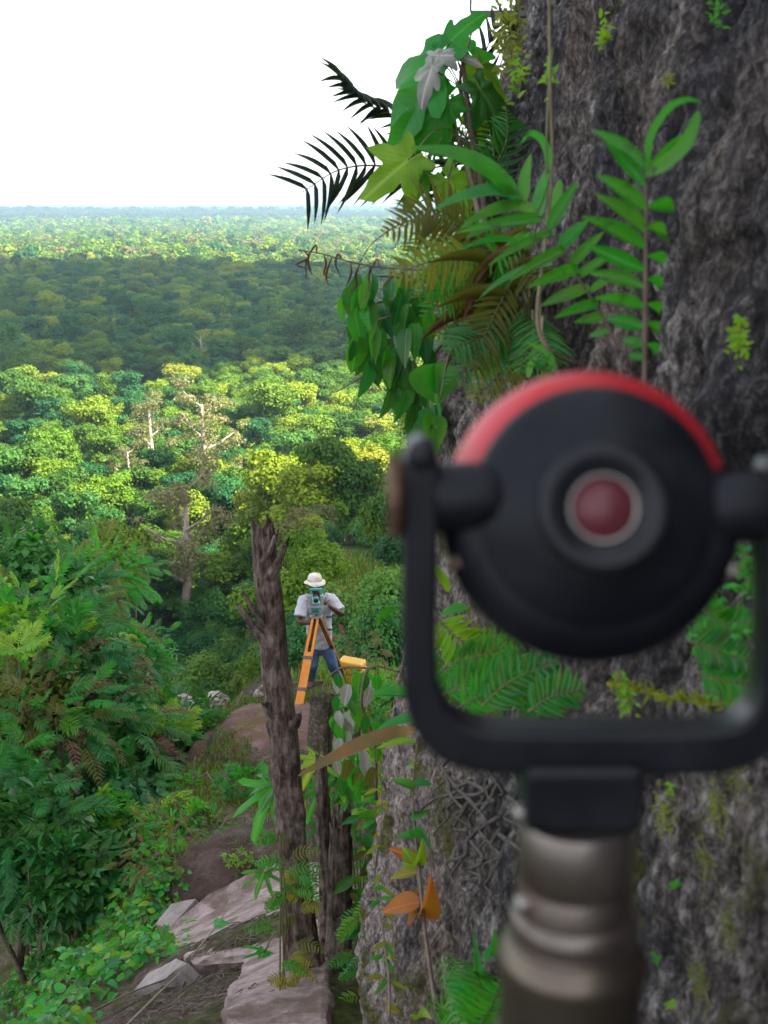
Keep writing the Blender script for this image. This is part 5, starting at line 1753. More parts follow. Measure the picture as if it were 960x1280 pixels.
def build_vine():
    """Hanging leafy shrub at the cliff edge, oval leaves pointing down."""
    rp = random.Random(21)
    y = 3.7
    base = pc(575, 400, y)
    t = thing("hanging_shrub", "hanging shrub with glossy oval leaves drooping over the cliff edge", "shrub", base)
    meshes = [lm('ovate', G_MID, .18, .22), lm('ovate', G_DEEP, .2, .25), lm('ovate', G_BLUE, .15, .22), lm('ovate', G_DEEP, .3, .3), lm('ovate', G_MID, .05, .4)]
    twigs = [((575, 395), (520, 390), (480, 398), (450, 412)), ((575, 400), (530, 420), (480, 455), (420, 490)), ((570, 385), (510, 350), (470, 345)), ((575, 410), (545, 440), (525, 480)), ((580, 405), (560, 450), (550, 500)), ((560, 395), (500, 375), (445, 385))]
    for w in twigs:
        stem(t, base, [pc(*p, y + rp.uniform(-.05, .05)) for p in w], [.0055, .004, .002], STEMB, "twig")
    for i in range(112):
        u = rp.random()
        px = rp.uniform(440, 545); lo = 340 + max(0, (px - 500)) * .4; hi = 430 + (px - 440) * 1.05
        py = lo + (hi - lo) * rp.random() ** .9
        L_ = rp.uniform(26, 52)
        a = pc(px, py, y + rp.uniform(-.18, .2)); b = pc(px + rp.uniform(-12, 9), py + L_, a.y + rp.uniform(-.05, .05))
        add_leaf(t, base, rp.choice(meshes), a, b, (b - a).length * rp.uniform(.34, .5), Vector((rp.uniform(-.9, .9), -1, rp.uniform(-.2, .5))))
    add_leaf(t, base, meshes[0], pc(427, 372, y), pc(427, 406, y), .024, (-.3, -1, .1))
    # pale-backed small leaves among the fronds
    t2 = thing("tiny_leaf_vine", "thin-stemmed vine of small dark leaves against the sky beside the palm", "vine", pc(575, 280, 3.4))
    b2 = pc(575, 280, 3.4)
    for w in (((575, 280), (560, 220), (570, 150), (585, 100)), ((580, 270), (600, 200), (612, 140)), ((570, 275), (540, 230), (530, 180))):
        c = [pc(*p, 3.5) for p in w]
        stem(t2, b2, c, .003, STEMB, "stem")
        for p in curve(c, 9):
            for k in range(2):
                q = p + jv(.03, rp)
                add_leaf(t2, b2, rp.choice([meshes[1], meshes[0]]), q, q + jv(.03, rp) + Vector((0, 0, -.015)), .014, jv(1, rp))

def sprig(label, px, py, n, spread, size, mat, prof='ovate', y=None, name="rock_sprig", seed=0, cat="plant", up=.3):
    rp = random.Random(seed + px)
    c = cliff_hit(px, py, .05) if y is None else pc(px, py, y)
    t = thing(name, label, cat, c)
    S = c.length / FPX
    size *= .5; n = int(n * 2.4)
    for i in range(n):
        a = c + Vector((rp.uniform(-.5, .1), rp.gauss(0, .9), rp.gauss(0, .55))) * spread * S * .7
        an = rp.uniform(0, 6.28)
        d = Vector((math.cos(an) - .25, -.3, math.sin(an) * .8 + up)).normalized()
        add_leaf(t, c, lm(prof, mat, .2, .2, 0, 4), a, a + d * size * S * rp.uniform(.6, 1.1), size * S * (.5 if prof != 'strap' else .14) * rp.uniform(.7, 1.1), Vector((rp.uniform(-.5, .2), -.7, rp.uniform(.2, 1))))
        if i % 3 == 0:
            stem(t, c, [c, (c + a) / 2 + Vector((-.01 * spread * S, 0, 0)), a], 1.2 * S, STEMG, "stem", 5, 3)
    return t

def build_sprigs():
    sprig("bright green leaflet sprig on the grey rock right of the near fern", 928, 425, 22, 30, 24, G_LIME, seed=1)
    sprig("small bright sprig high on the dark rock", 758, 44, 14, 22, 20, G_LIME, seed=2)
    sprig("pale sprig at the upper rock by the rim", 900, 18, 12, 22, 18, G_MID, seed=3)
    sprig("tiny yellow green tuft on bare grey rock", 836, 100, 8, 10, 14, G_MOSS, seed=4)
    sprig("yellow green feathery moss fern at the cliff top beside the bracket", 645, 40, 70, 62, 22, G_MOSS, 'lance', y=3.1, seed=5, cat="fern")
    sprig("small green leaves under the moss fern on the cliff", 655, 95, 16, 34, 22, G_LIME, y=3.0, seed=6)
    sprig("green leaves hanging by the strap plant", 690, 98, 9, 26, 24, G_LIME, y=2.0, seed=7)
    sprig("grass tuft on the rock just above the prism rim", 680, 462, 9, 14, 44, G_MID, 'strap', y=1.5, seed=8, name="grass_tuft", cat="grass", up=.8)
    # below the prism
    sprig("dense fern-like weeds on the rock under the prism", 615, 838, 60, 95, 30, G_OLIVE, 'lance', y=2.3, seed=9, cat="fern")
    sprig("green narrow leaves on the rock under the prism", 650, 845, 60, 80, 40, G_MID, 'strap', y=2.2, seed=10)
    sprig("broad green leaflets under the left of the prism", 668, 862, 26, 40, 34, G_MID, 'lance', y=2.0, seed=11)
    sprig("reddish dead leaves caught under the prism", 712, 862, 10, 30, 30, G_BROWN, y=2.1, seed=12)
    sprig("bright moss plant on the rock seen inside the yoke", 900, 790, 80, 75, 26, G_CREEP, y=1.5, seed=13, cat="moss")
    sprig("bright green club moss shoot low inside the yoke", 905, 812, 30, 46, 22, G_LIME, y=1.42, seed=14, cat="moss")
    sprig("green leafy runner tip behind the yoke bar", 785, 868, 24, 36, 20, G_LIME, y=1.4, seed=15, cat="moss")
    sprig("bright sprig at the right arm of the yoke", 935, 715, 30, 34, 22, G_MID, y=1.45, seed=16)
    b = pc(600, 880, 2.3)
    t = thing("yoke_fern", "fresh green fern fronds on the rock seen through the yoke", "fern", b)
    me = lm('lance', G_MID, .15, .25, 0, 4); rp = random.Random(77)
    for pth in (((545, 770), (575, 800), (625, 815)), ((560, 830), (600, 820), (650, 800)), ((550, 870), (600, 850), (660, 838)), ((570, 885), (620, 862), (690, 850)), ((600, 885), (640, 850), (700, 825)), ((640, 890), (665, 860), (690, 812)), ((545, 800), (560, 840), (590, 880)), ((660, 890), (690, 870), (730, 860)), ((880, 760), (905, 780), (940, 775)), ((860, 800), (900, 815), (945, 830)), ((870, 840), (905, 850), (945, 860))):
        P3 = [pc(*p, 2.2 if pth[0][0] < 800 else 1.5) for p in pth]; ym = min(p.y for p in P3)
        add_frond(t, b, [p * (ym / p.y) for p in P3], 12, .050 * ym / 2, .010 * ym / 2, 60, rp.choice([me, me, lm('lance', G_LIME, .15, .25, 0, 4), lm('lance', G_DEEP, .15, .25, 0, 4)]), STEMG, .0015, (rp.uniform(-.3, .3), -1, rp.uniform(.2, .8)), .06, jit=.14)
    c = [pc(760, 855, 1.42), pc(820, 868, 1.43), pc(880, 880, 1.45), pc(930, 880, 1.5)]
    t = thing("moss_runner", "long yellow green trailing moss shoot behind the yoke bar", "moss", c[0])
    stem(t, c[0], c, .003, G_MOSS, "runner")
    rp = random.Random(2)
    for p in curve(c, 14):
        for k in range(2):
            d = jv(.012, rp) + Vector((0, -.003, .004))
            add_leaf(t, c[0], lm('lance', G_MOSS, .2, .2, 0, 4), p, p + d, .005, jv(1, rp) + Vector((0, -1, 0)))
    for i, (px, py, m) in enumerate(((845, 1105, G_MID), (835, 1020, G_MOSS), (885, 1075, G_OLIVE), (915, 1160, G_OLIVE), (822, 1198, G_MID), (840, 1255, G_LIME), (925, 970, G_OLIVE), (900, 1010, G_MOSS), (880, 1230, G_OLIVE), (838, 985, G_LIME))):
        sprig(["small green herb in the low rock crevice", "moss tuft under the yoke block", "olive moss cushion on low grey rock", "wide olive moss cushion near the rock foot", "single bright herb leaf on low rock", "lime herb at the foot of the rock wall", "olive moss below the yoke corner", "moss strands by the mossy crevice", "olive moss on the rounded low rock", "tiny lime leaf pair beside the pole"][i], px, py, 6 if m in (G_MID, G_LIME) else 34, 8 if m in (G_MID, G_LIME) else 34, 14 if m in (G_MID, G_LIME) else 11, m, seed=30 + i, cat="moss" if m in (G_OLIVE, G_MOSS) else "plant")

ROOTB = solid('dark_root', (.035, .026, .024), .85, c2=(.09, .07, .06), scale=40)
def build_lower_plants():
    rp = random.Random(33)
    # sapling with orange leaves
    y = 3.2; S = y / FPX
    base = pc(545, 1262, y)
    t = thing("orange_leaf_sapling", "thin dark sapling with rust, orange and yellow green leaves against the pale rock", "sapling", base)
    stem(t, base, [base, pc(532, 1170, y), pc(525, 1100, y), pc(519, 1040, y), pc(516, 990, y), pc(521, 930, y)], [.0048, .004, .0022], STEMB)
    for a, b, w, m, nr in (((524, 1128), (476, 1136), 24, G_RUST, (.1, -.6, .9)), ((524, 1142), (545, 1116), 26, G_ORNG, (.3, -1, .3)), ((522, 1140), (506, 1122), 24, G_ORNG, (-.2, -1, .2)), ((520, 1075), (488, 1060), 15, G_ORNG, (-.1, -.8, .7)),
                           ((521, 1082), (503, 1062), 20, G_LIME, (-.2, -1, .1)), ((522, 1080), (530, 1055), 13, G_LIME, (.3, -1, .1)), ((521, 1090), (486, 1096), 12, G_YEL, (0, -.7, .8)), ((516, 1046), (496, 1044), 9, G_MID, (0, -.6, .9)), ((517, 1050), (533, 1040), 9, G_MID, (0, -.6, .9)),
                           ((518, 1012), (528, 1020), 12, G_DEEP, (0, -1, .3)), ((517, 985), (490, 972), 12, G_MID, (-.1, -.6, .8)), ((518, 980), (540, 978), 10, G_DEEP, (0, -.6, .9)), ((519, 960), (512, 950), 9, G_LIME, (0, -1, .3))):
        add_leaf(t, base, lm('ovate', m, .22, .35), pc(*a, y), pc(*b, y - .02), w * S, nr)
    # second slight sapling
    y = 3.6
    base = pc(487, 1275, y)
    t = thing("pale_sapling", "spindly sapling with small yellowish leaves left of the orange-leaved one", "sapling", base)
    stem(t, base, [base, pc(486, 1220, y), pc(478, 1160, y), pc(468, 1100, y), pc(476, 1040, y), pc(478, 985, y)], [.004, .003, .0015], STEMB)
    for k in range(34):
        u = rp.random(); p = pc(486 - 18 * u + rp.uniform(-4, 4), 1275 - 290 * u, y)
        d = Vector((rp.uniform(-1, 1), -.3, rp.uniform(-.5, .3))).normalized() * rp.uniform(.025, .05)
        add_leaf(t, base, lm('lance', rp.choice([G_YEL, G_MID, G_MOSS]), .2, .25), p, p + d, .013, (0, -.7, .7))
    # fern and strap leaf at the bottom
    y = 2.3; S = y / FPX
    base = pc(592, 1290, y)
    t = thing("bottom_fern", "light green feathery fern at the foot of the rock beside the pole", "fern", base)
    me = lm('pinna', G_MID, .15, .15, 0, 4)
    for pth in (((592, 1290), (575, 1240), (545, 1200)), ((592, 1290), (600, 1240), (590, 1195)), ((590, 1285), (560, 1262), (535, 1262)), ((595, 1290), (615, 1255), (628, 1225)), ((590, 1280), (585, 1225), (560, 1190)), ((595, 1290), (570, 1275), (545, 1280))):
        add_frond(t, base, [pc(*p, y) for p in pth], 12, .045, .012, 64, me, STEMG, .0016, (rp.uniform(-.3, .3), -1, .6), .08, jit=.12)
    add_leaf(t, base, lm('strap', G_MID, .35, .3, 0, 8), pc(590, 1262, y), pc(604, 1182, y), 13 * S, (.4, -1, .2))
    add_leaf(t, base, lm('strap', G_MID, .2, .3, 0, 8), pc(604, 1190, y), pc(626, 1178, y), 13 * S, (.2, -.8, .6))
    add_leaf(t, base, lm('lance', G_LIME, .2, .3), pc(520, 1275, y), pc(532, 1262, y), 20 * S, (0, -.5, .9))
    # long olive leaf across the stump
    y = 3.6; S = y / FPX
    base = pc(520, 915, y)
    t = thing("long_leaf_plant", "long olive strap leaf streaked with brown reaching over the grey stump", "plant", base)
    P3 = [pc(520, 912, y), pc(480, 920, y), pc(440, 936, y), pc(402, 955, y), pc(372, 970, y)]; ym = min(p.y for p in P3)
    ribbon(t, base, [p * (ym / p.y) for p in P3], 16 * S, leaf_mat("leaf_olive_rust", (.15, .17, .030), .35, .5, tint=(.21, .13, .03)), "leaf", .3, (0, -.6, .8))
    for a, b, w, m in (((520, 870), (462, 862), 13, G_MID), ((525, 900), (470, 905), 10, G_MID), ((520, 928), (470, 930), 8, G_LIME), ((505, 760), (462, 772), 10, G_MID), ((500, 790), (468, 760), 9, G_MID), ((538, 800), (508, 818), 12, G_MID), ((585, 760), (548, 766), 10, G_MID), ((560, 740), (540, 700), 9, G_LIME)):
        add_leaf(t, base, lm('lance', m, .2, .25), pc(*a, y), pc(*b, y - .1), w * S * 1.2, (0, -.5, .85))
    # silver-leaved climber and branch
    y = 4.0; S = y / FPX
    base = pix(470, 1000, y)
    t = thing("silver_leaf_climber", "climber with hanging silvery grey green leaves beside the rock corner", "climber", base)
    stem(t, base, [base, pix(468, 930, y), pix(452, 880, y), pix(462, 835, y), pix(500, 840, y)], [.006, .005, .003], STEMB, "branch")
    stem(t, base, [pix(470, 836, y), pix(440, 834, y), pix(424, 836, y), pix(408, 850, y), pix(401, 872, y)], .0042, STEMB, "branch")
    for i in range(58):
        px, py = rp.uniform(418, 472), rp.uniform(840, 985)
        m = rp.choice([G_SILV_GLARE, G_SILV_GLARE, G_OLIVE, G_MID, G_DEEP, G_MID])
        a = pix(px, py, y + rp.uniform(-.1, .25)); b = pix(px + rp.uniform(-9, 7), py + rp.uniform(20, 32), a.y)
        add_leaf(t, base, lm('ovate', m, .15, .3), a, b, (b - a).length * .5, Vector((rp.uniform(-.8, .5), -1, rp.uniform(-.1, .5))))
    # palmate papaya-like leaves behind the stumps
    y = 5.4; S = y / FPX
    base = pix(405, 1190, y); base.z = hz(base.x, base.y)
    t = thing("palmate_shrub", "shrub with big bright deeply lobed leaves behind the dead trunks", "shrub", base)
    lob = [(0, 1, 17), (38, .95, 16), (-38, .95, 16), (78, .8, 17), (-78, .8, 17), (125, .55, 20), (-125, .55, 20)]
    pm = [lobed_mesh("leaf", G_MID, lob, .34, 60, .25, 1.2), lobed_mesh("leaf", G_DEEP, lob, .34, 60, .3, 1.2), lobed_mesh("leaf", G_LIME, lob, .36, 60, .2, 1.2)]
    for a, b, k, nr in (((340, 985), (302, 1058), 0, (-.5, -.75, .5)), ((352, 975), (318, 1010), 1, (-.4, -.7, .6)), ((330, 1090), (316, 1122), 0, (-.2, -.9, .4)), ((400, 985), (378, 1030), 0, (-.2, -.8, .6)), ((432, 972), (412, 1010), 1, (0, -.8, .6)), ((440, 985), (462, 1028), 0, (.2, -.8, .6)),
                        ((425, 960), (455, 985), 0, (.2, -.7, .7)), ((445, 1015), (450, 1058), 1, (.2, -.9, .4)), ((395, 950), (372, 990), 2, (-.2, -.8, .6)), ((440, 940), (455, 965), 2, (.1, -.8, .6)), ((405, 1030), (395, 1065), 1, (0, -.9, .4)), ((330, 1190), (318, 1210), 0, (0, -.9, .4))):
        A, B = pix(*a, y), pix(*b, y - .12)
        add_leaf(t, base, pm[k], A, B, (B - A).length * 1.05, nr)
        stem(t, base, [A, A.lerp(base, .3) + Vector((0, 0, .1)), base + jv(.06, rp)], .005, STEMG, "leaf_stalk", 6, 6)
    # yellow green feathery plant in front of the tall trunk
    for nm, lb, x0, x1, yb, yt, dep in (("feathery_shrub", "yellow green feathery shrub growing up in front of the tall dead trunk", 322, 398, 1235, 1045, 4.25),
                                        ("feathery_herb", "small feathery green herb between the stump and the rock corner", 425, 500, 1275, 1110, 4.2)):
        base = pix((x0 + x1) / 2, yb + 25, dep); base.z = hz(base.x, base.y) if dep > 4.22 else base.z
        t = thing(nm, lb, "shrub", base)
        fm = [lm('pinna', m, .2, .2, 0, 4) for m in ((G_OLIVE, G_YEL, G_MID) if x0 < 400 else (G_MID, G_LIME, G_DEEP))]
        for i in range(24 if x0 < 400 else 20):
            py = rp.uniform(yt, yb); px = rp.uniform(x0 + 20, x1 - 20)
            p0 = pix(px, py, dep + rp.uniform(-.1, .1)); sd = rp.choice((-1, 1))
            e = pix(px + sd * rp.uniform(18, 46), py + rp.uniform(-10, 28), p0.y - rp.uniform(0, .1))
            add_frond(t, base, [p0, p0.lerp(e, .5) + Vector((0, 0, .02)), e], 9, .036, .0095, 62, rp.choice(fm), STEMG, .0012, (rp.uniform(-.4, .4), -.7, .8), .05, jit=.15, sag=.35)
        for k in range(3):
            px = rp.uniform(x0 + 25, x1 - 25)
            stem(t, base, [base + jv(.03, rp), pix(px, (yb + yt) / 2, dep), pix(px + rp.uniform(-15, 15), yt, dep)], .004, STEMG)
    # hanging weeds between the stumps and the corner of the rock
    y = 4.9
    base = pix(450, 1250, y); base.z = hz(base.x, base.y)
    t = thing("weed_clump", "green weeds filling the gap between the stumps and the rock corner", "weeds", base)
    for i in range(170):
        px = rp.uniform(432, 478); py = rp.uniform(1010, 1275)
        a = pix(px, py, y + rp.uniform(-.35, .5)); d = Vector((rp.uniform(-1, 1), -.5, rp.uniform(-.9, .5))).normalized() * rp.uniform(.05, .12)
        add_leaf(t, base, lm(rp.choice(['ovate', 'lance']), rp.choice([G_MID, G_DEEP, G_LIME, G_BLUE, G_OLIVE]), .2, .25), a, a + d, d.length * .42, jv(.6, rp) + Vector((0, -.6, .6)))
    for i in range(8):
        px = rp.uniform(438, 475)
        stem(t, base, [pix(px, 1280, y), pix(px + rp.uniform(-10, 10), 1150, y), pix(px + rp.uniform(-14, 14), 1020, y)], .004, STEMG)
    # thin roots on the rock corner
    t = thing("rock_roots", "thin dark roots crawling down the rock under the yoke", "roots", pc(560, 960, 2.9))
    b = pc(560, 960, 2.9)
    for i in range(26):
        px = rp.uniform(545, 650); py = rp.uniform(940, 1060)
        pts = []
        for k in range(5):
            q = cliff_hit(px + rp.uniform(-9, 9), py, .05); pts.append(q)
            px += rp.uniform(-20, 18); py += rp.uniform(2, 26)
        stem(t, b, pts, [.0045, .0032, .0015], ROOTB, "root", 5, 4)

build_lobed_plant(); build_palm(); build_ferns(); build_vine(); build_sprigs(); build_lower_plants()

# ------------------------------------------------------------------ vegetation of the ledge and gully
FR = [frond_mesh("frond", m, n, lw, ll, 62, .25, cu, s) for m, n, lw, ll, cu, s in ((G_DEEP, 11, .085, .34, .5, 1), (G_BLUE, 11, .085, .34, .7, 2), (G_MID, 10, .09, .32, .4, 3), (G_OLIVE, 10, .08, .30, .8, 4), (G_BROWN, 9, .07, .28, 1.0, 5), (G_LIME, 11, .10, .36, .3, 6))]
RO = [rosette_mesh("leaf_spray", m, n, .42, s) for m, n, s in ((G_DEEP, 7, 1), (G_BLUE, 6, 2), (G_MID, 6, 3), (G_SILV_GLARE, 5, 4), (G_LIME, 6, 5))]

def shrub(name, label, center, rad, n, kinds, size, seed, infill=1400, group=None, gz=None, cat="shrub"):
    """Bush: stems from the ground, leafy sprays over an uneven crown, inner leaves as stuff."""
    rp = random.Random(seed); rs = np.random.RandomState(seed)
    c = Vector(center)
    base = Vector((c.x, c.y, hz(c.x, c.y) if gz is None else gz))
    t = thing(name, label, cat, base, group)
    mb = MB()
    for k in range(6):
        e = c + Vector((rp.uniform(-.7, .7) * rad[0], rp.uniform(-.7, .7) * rad[1], rp.uniform(-.3, .8) * rad[2]))
        mb.tube(curve([base + jv(.12, rp), base.lerp(e, .5) + jv(.2, rp), e], 5), list(np.linspace(.035, .008, 11) * min(1, rad[0] / .8) ** 1.3), 6)
    mb.build("stems", STEMB, t, base)
    for i in range(int(n * 1.35)):
        d = Vector((rp.gauss(0, 1), rp.gauss(-.45, .9), rp.gauss(.25, .8))).normalized()
        k = .72 + .38 * float(vnoise(d.x * 2.1 + seed, d.y * 2.1, d.z * 2.1, seed)) + rp.uniform(-.12, .22)
        p = c + Vector((d.x * rad[0], d.y * rad[1], d.z * rad[2])) * k
        me = rp.choice(kinds)
        out_ = (d + Vector((rp.uniform(-.5, .5), rp.uniform(-.5, .2), rp.uniform(-.5, .25)))).normalized()
        L_ = size * rp.uniform(.5, 1.12)
        if me.name.startswith('leaf_spray'): L_ *= .68
        M = leafM(p, p + out_ * L_, L_, Vector((0, -.35, 1)) + jv(.5, rp))
        link(me.name.split('.')[0], me, t, Matrix.Translation(-base) @ M)
    if infill:
        lobes = [(np.array([c.x + rp.uniform(-.5, .5) * rad[0], c.y + rp.uniform(-.3, .5) * rad[1], c.z + rp.uniform(-.5, .4) * rad[2]]), np.array([rad[0], rad[1], rad[2]]) * rp.uniform(.45, .65)) for _ in range(7)]
        V, F = crown_cards(rs, lobes, infill, .055)
        o = link("inner_leaves", mesh_np("inner_leaves", V - np.array(base[:]), F, kinds[0].materials[0], smooth=False), t)
        o["kind"] = "stuff"
    return t

D, B, M_, O_, BR, LI = FR
def build_gully():
    specs = [  # px, py, y, radii, n, kinds, size, label
        (5, 738, 16.0, (1.0, 1.1, .85), 110, [RO[0], RO[1], D, M_, RO[2]], .42, "tall dark bush with broad glossy leaves at the top of the gully thicket"),
        (70, 776, 15.6, (.85, 1.0, .75), 100, [B, D, M_, RO[1], O_], .50, "blue green feather-leaved bush beside the tall dark thicket top"),
        (25, 800, 14.2, (.85, .9, .70), 100, [LI, M_, D, RO[2]], .46, "thicket bush with lime young fronds over the gully"),
        (82, 836, 14.0, (.90, .9, .70), 120, [B, D, O_, D, BR], .52, "feathery dark green bush with drooping dull fronds in mid thicket"),
        (40, 905, 12.6, (.85, .9, .70), 120, [O_, D, D, B, BR, M_], .46, "bush of drooping fronds tinged brown over the gully"),
        (110, 908, 13.4, (.75, .8, .65), 100, [D, B, O_, BR], .48, "dark feathery bush between the brown-tinged bush and broad-leaved shrub"),
        (190, 905, 14.8, (.85, .8, .42), 110, [RO[0], RO[0], RO[1], RO[2], D], .36, "broad-leaved dark green shrub below the pale stones"),
        (180, 955, 13.8, (.50, .6, .45), 90, [RO[1], RO[0], RO[1]], .36, "dark shaded shrub at the gully lip under the broad-leaved shrub"),
        (25, 1045, 11.0, (.80, .8, .95), 170, [D, RO[1], B, D, RO[0]], .40, "dark leafy bush low in the gully"),
        (110, 1018, 12.2, (.80, .8, .70), 130, [RO[1], RO[0], D], .34, "small-leaved dark bush in the deep gully shade"),
        (85, 1095, 10.4, (.55, .6, .52), 110, [RO[0], RO[1], RO[1]], .28, "low dark green bush against the ridge foot"),
        (125, 722, 24.0, (1.0, 1.2, .7), 170, [M_, D, O_, M_], .42, "paler green slope bush behind the thicket top"),
        (160, 825, 18.0, (.7, .8, .5), 150, [M_, D, B, D], .28, "fine feathery bush behind the thicket"),
        (140, 1015, 11.3, (.30, .3, .24), 50, [RO[2], RO[2], RO[4]], .17, "small light green shrub on the gully wall"),
    ]
    for i, (px, py, y, r, n, k, s, lb) in enumerate(specs):
        shrub("gully_shrub" if y < 20 else "slope_shrub", lb, pix(px, py, y), r, n, k, s, 100 + i, 1500 if r[0] > .5 else 200, "thicket in the gully")
    # bright young fronds
    for i, (px, py, y, n, s, lb) in enumerate(((212, 908, 13.6, 8, .42, "bright lime young fern-like shoot before the broad-leaved shrub"), (22, 812, 12.6, 12, .40, "bright lime frond crown sticking out of the thicket"), (30, 935, 11.6, 6, .40, "pale green frond crown low in the thicket"))):
        rp = random.Random(60 + i)
        c = pix(px, py, y); b = Vector((c.x, c.y, hz(c.x, c.y)))
        t = thing("young_shoot", lb, "shoot", b)
        stem(t, b, [b, b.lerp(c, .5) + Vector((.05, 0, 0)), c], .02, STEMG)
        for k in range(n):
            a = 2 * math.pi * k / n
            d = Vector((math.cos(a), math.sin(a) * .6 - .3, rp.uniform(.0, .8))).normalized()
            link("frond", LI if i < 2 else M_, t, Matrix.Translation(-b) @ leafM(c, c + d * s, s, (0, -.5, 1)))
    # plants on the ridge below the surveyor
    rspec = [(250, 1040, 9.6, (.36, .3, .16), 60, [O_, M_, O_, RO[2]], .14, "olive weed mat on the dark rock bank"), (205, 1075, 9.2, (.30, .3, .20), 70, [O_, RO[2], BR], .13, "brownish weed mat at the bank's low end"), (230, 1030, 10.6, (.35, .35, .26), 60, [RO[2], RO[4]], .15, "light green weed bush on the ridge side"), (310, 985, 11.4, (.35, .35, .28), 70, [RO[2], RO[0]], .16, "bright leafy weed bush before the brown boulder"),
             (245, 985, 12.2, (.30, .4, .16), 40, [M_, RO[2]], .17, "feathery weed patch on the mossy ridge"), (292, 903, 15.4, (.45, .4, .13), 70, [M_, RO[4], RO[2]], .2, "leafy weeds along the ledge rim by the pale stones"),
             (252, 912, 15.2, (.38, .4, .16), 60, [RO[2], M_], .2, "green weeds on the rim beside the young shoot"), (205, 1035, 10.4, (.32, .3, .22), 50, [O_, RO[2]], .15, "olive weed tuft on the ridge"),
             (470, 862, 16.2, (.30, .5, .20), 80, [RO[4], M_, RO[2]], .2, "green weeds beside the yellow case"), (432, 905, 12.6, (.34, .5, .22), 80, [RO[4], RO[2], RO[0]], .18, "leafy bush at the foot of the surveyor's ledge"),
             (460, 900, 11.0, (.30, .4, .40), 80, [RO[2], RO[0], M_], .16, "leafy bush between the lichen-speckled stump and the cliff"), (452, 884, 14.2, (.35, .5, .16), 70, [M_, RO[4]], .2, "low sunny weeds below the yellow case"),
             (400, 905, 12.0, (.28, .35, .18), 50, [RO[2], RO[4]], .14, "small leafy weeds beside the tripod boulder"), (300, 1075, 8.3, (.14, .12, .08), 20, [RO[4]], .07, "tiny herb growing on the dark bank"),
             (222, 1130, 7.4, (.12, .12, .06), 22, [RO[2], RO[4]], .09, "low green herb at the slab corner"), (190, 1182, 6.2, (.14, .14, .10), 30, [RO[4], RO[2]], .09, "yellowish herb above the cut block")]
    for i, (px, py, y, r, n, k, s, lb) in enumerate(rspec):
        c = pix(px, py, y)
        if c.z - hz(c.x, c.y) > r[2] * .8:
            c = ground_hit(px, py + 8, 3, 25) + Vector((0, 0, r[2] * .5))
        shrub("ledge_weed", lb, c, r, n, k, s, 200 + i, 0, "weeds on the ledge", cat="weeds")
    t = shrub("grass_bush", "dry tan grass bush behind the yellow case", pix(447, 815, 18.8), (.4, .4, .35), 40, [O_, BR], .25, 301, 0)

def grass_object(name, label, pts, hgt, wid, mats, seed, lean=.5):
    rs = np.random.RandomState(seed)
    n = len(pts)
    h = hgt * (.5 + rs.rand(n)); a = rs.rand(n) * 6.283; ln = rs.rand(n) * lean
    w = wid * (.6 + .8 * rs.rand(n))
    d = np.stack([np.cos(a), np.sin(a), np.zeros(n)], -1); s = np.stack([-np.sin(a), np.cos(a), np.zeros(n)], -1)
    up = np.array([0, 0, 1.0])
    mid = pts + up * (h * .6)[:, None] + d * (ln * h * .25)[:, None]
    tip = pts + up * (h * (1 - .25 * ln))[:, None] + d * (ln * h * .9)[:, None]
    V = np.stack([pts - s * w[:, None], pts + s * w[:, None], mid + s * (w * .7)[:, None], mid - s * (w * .7)[:, None], tip], 1).reshape(-1, 3)
    i0 = np.arange(n) * 5
    F = [(i, i + 1, i + 2, i + 3) for i in i0] + [(i + 3, i + 2, i + 4) for i in i0]
    mi = rs.choice(len(mats), n)
    o = link(name, mesh_np(name, V, F, mats=mats, midx=np.concatenate([mi, mi]), smooth=False))
    return tag(o, label, "grass", kind="stuff")

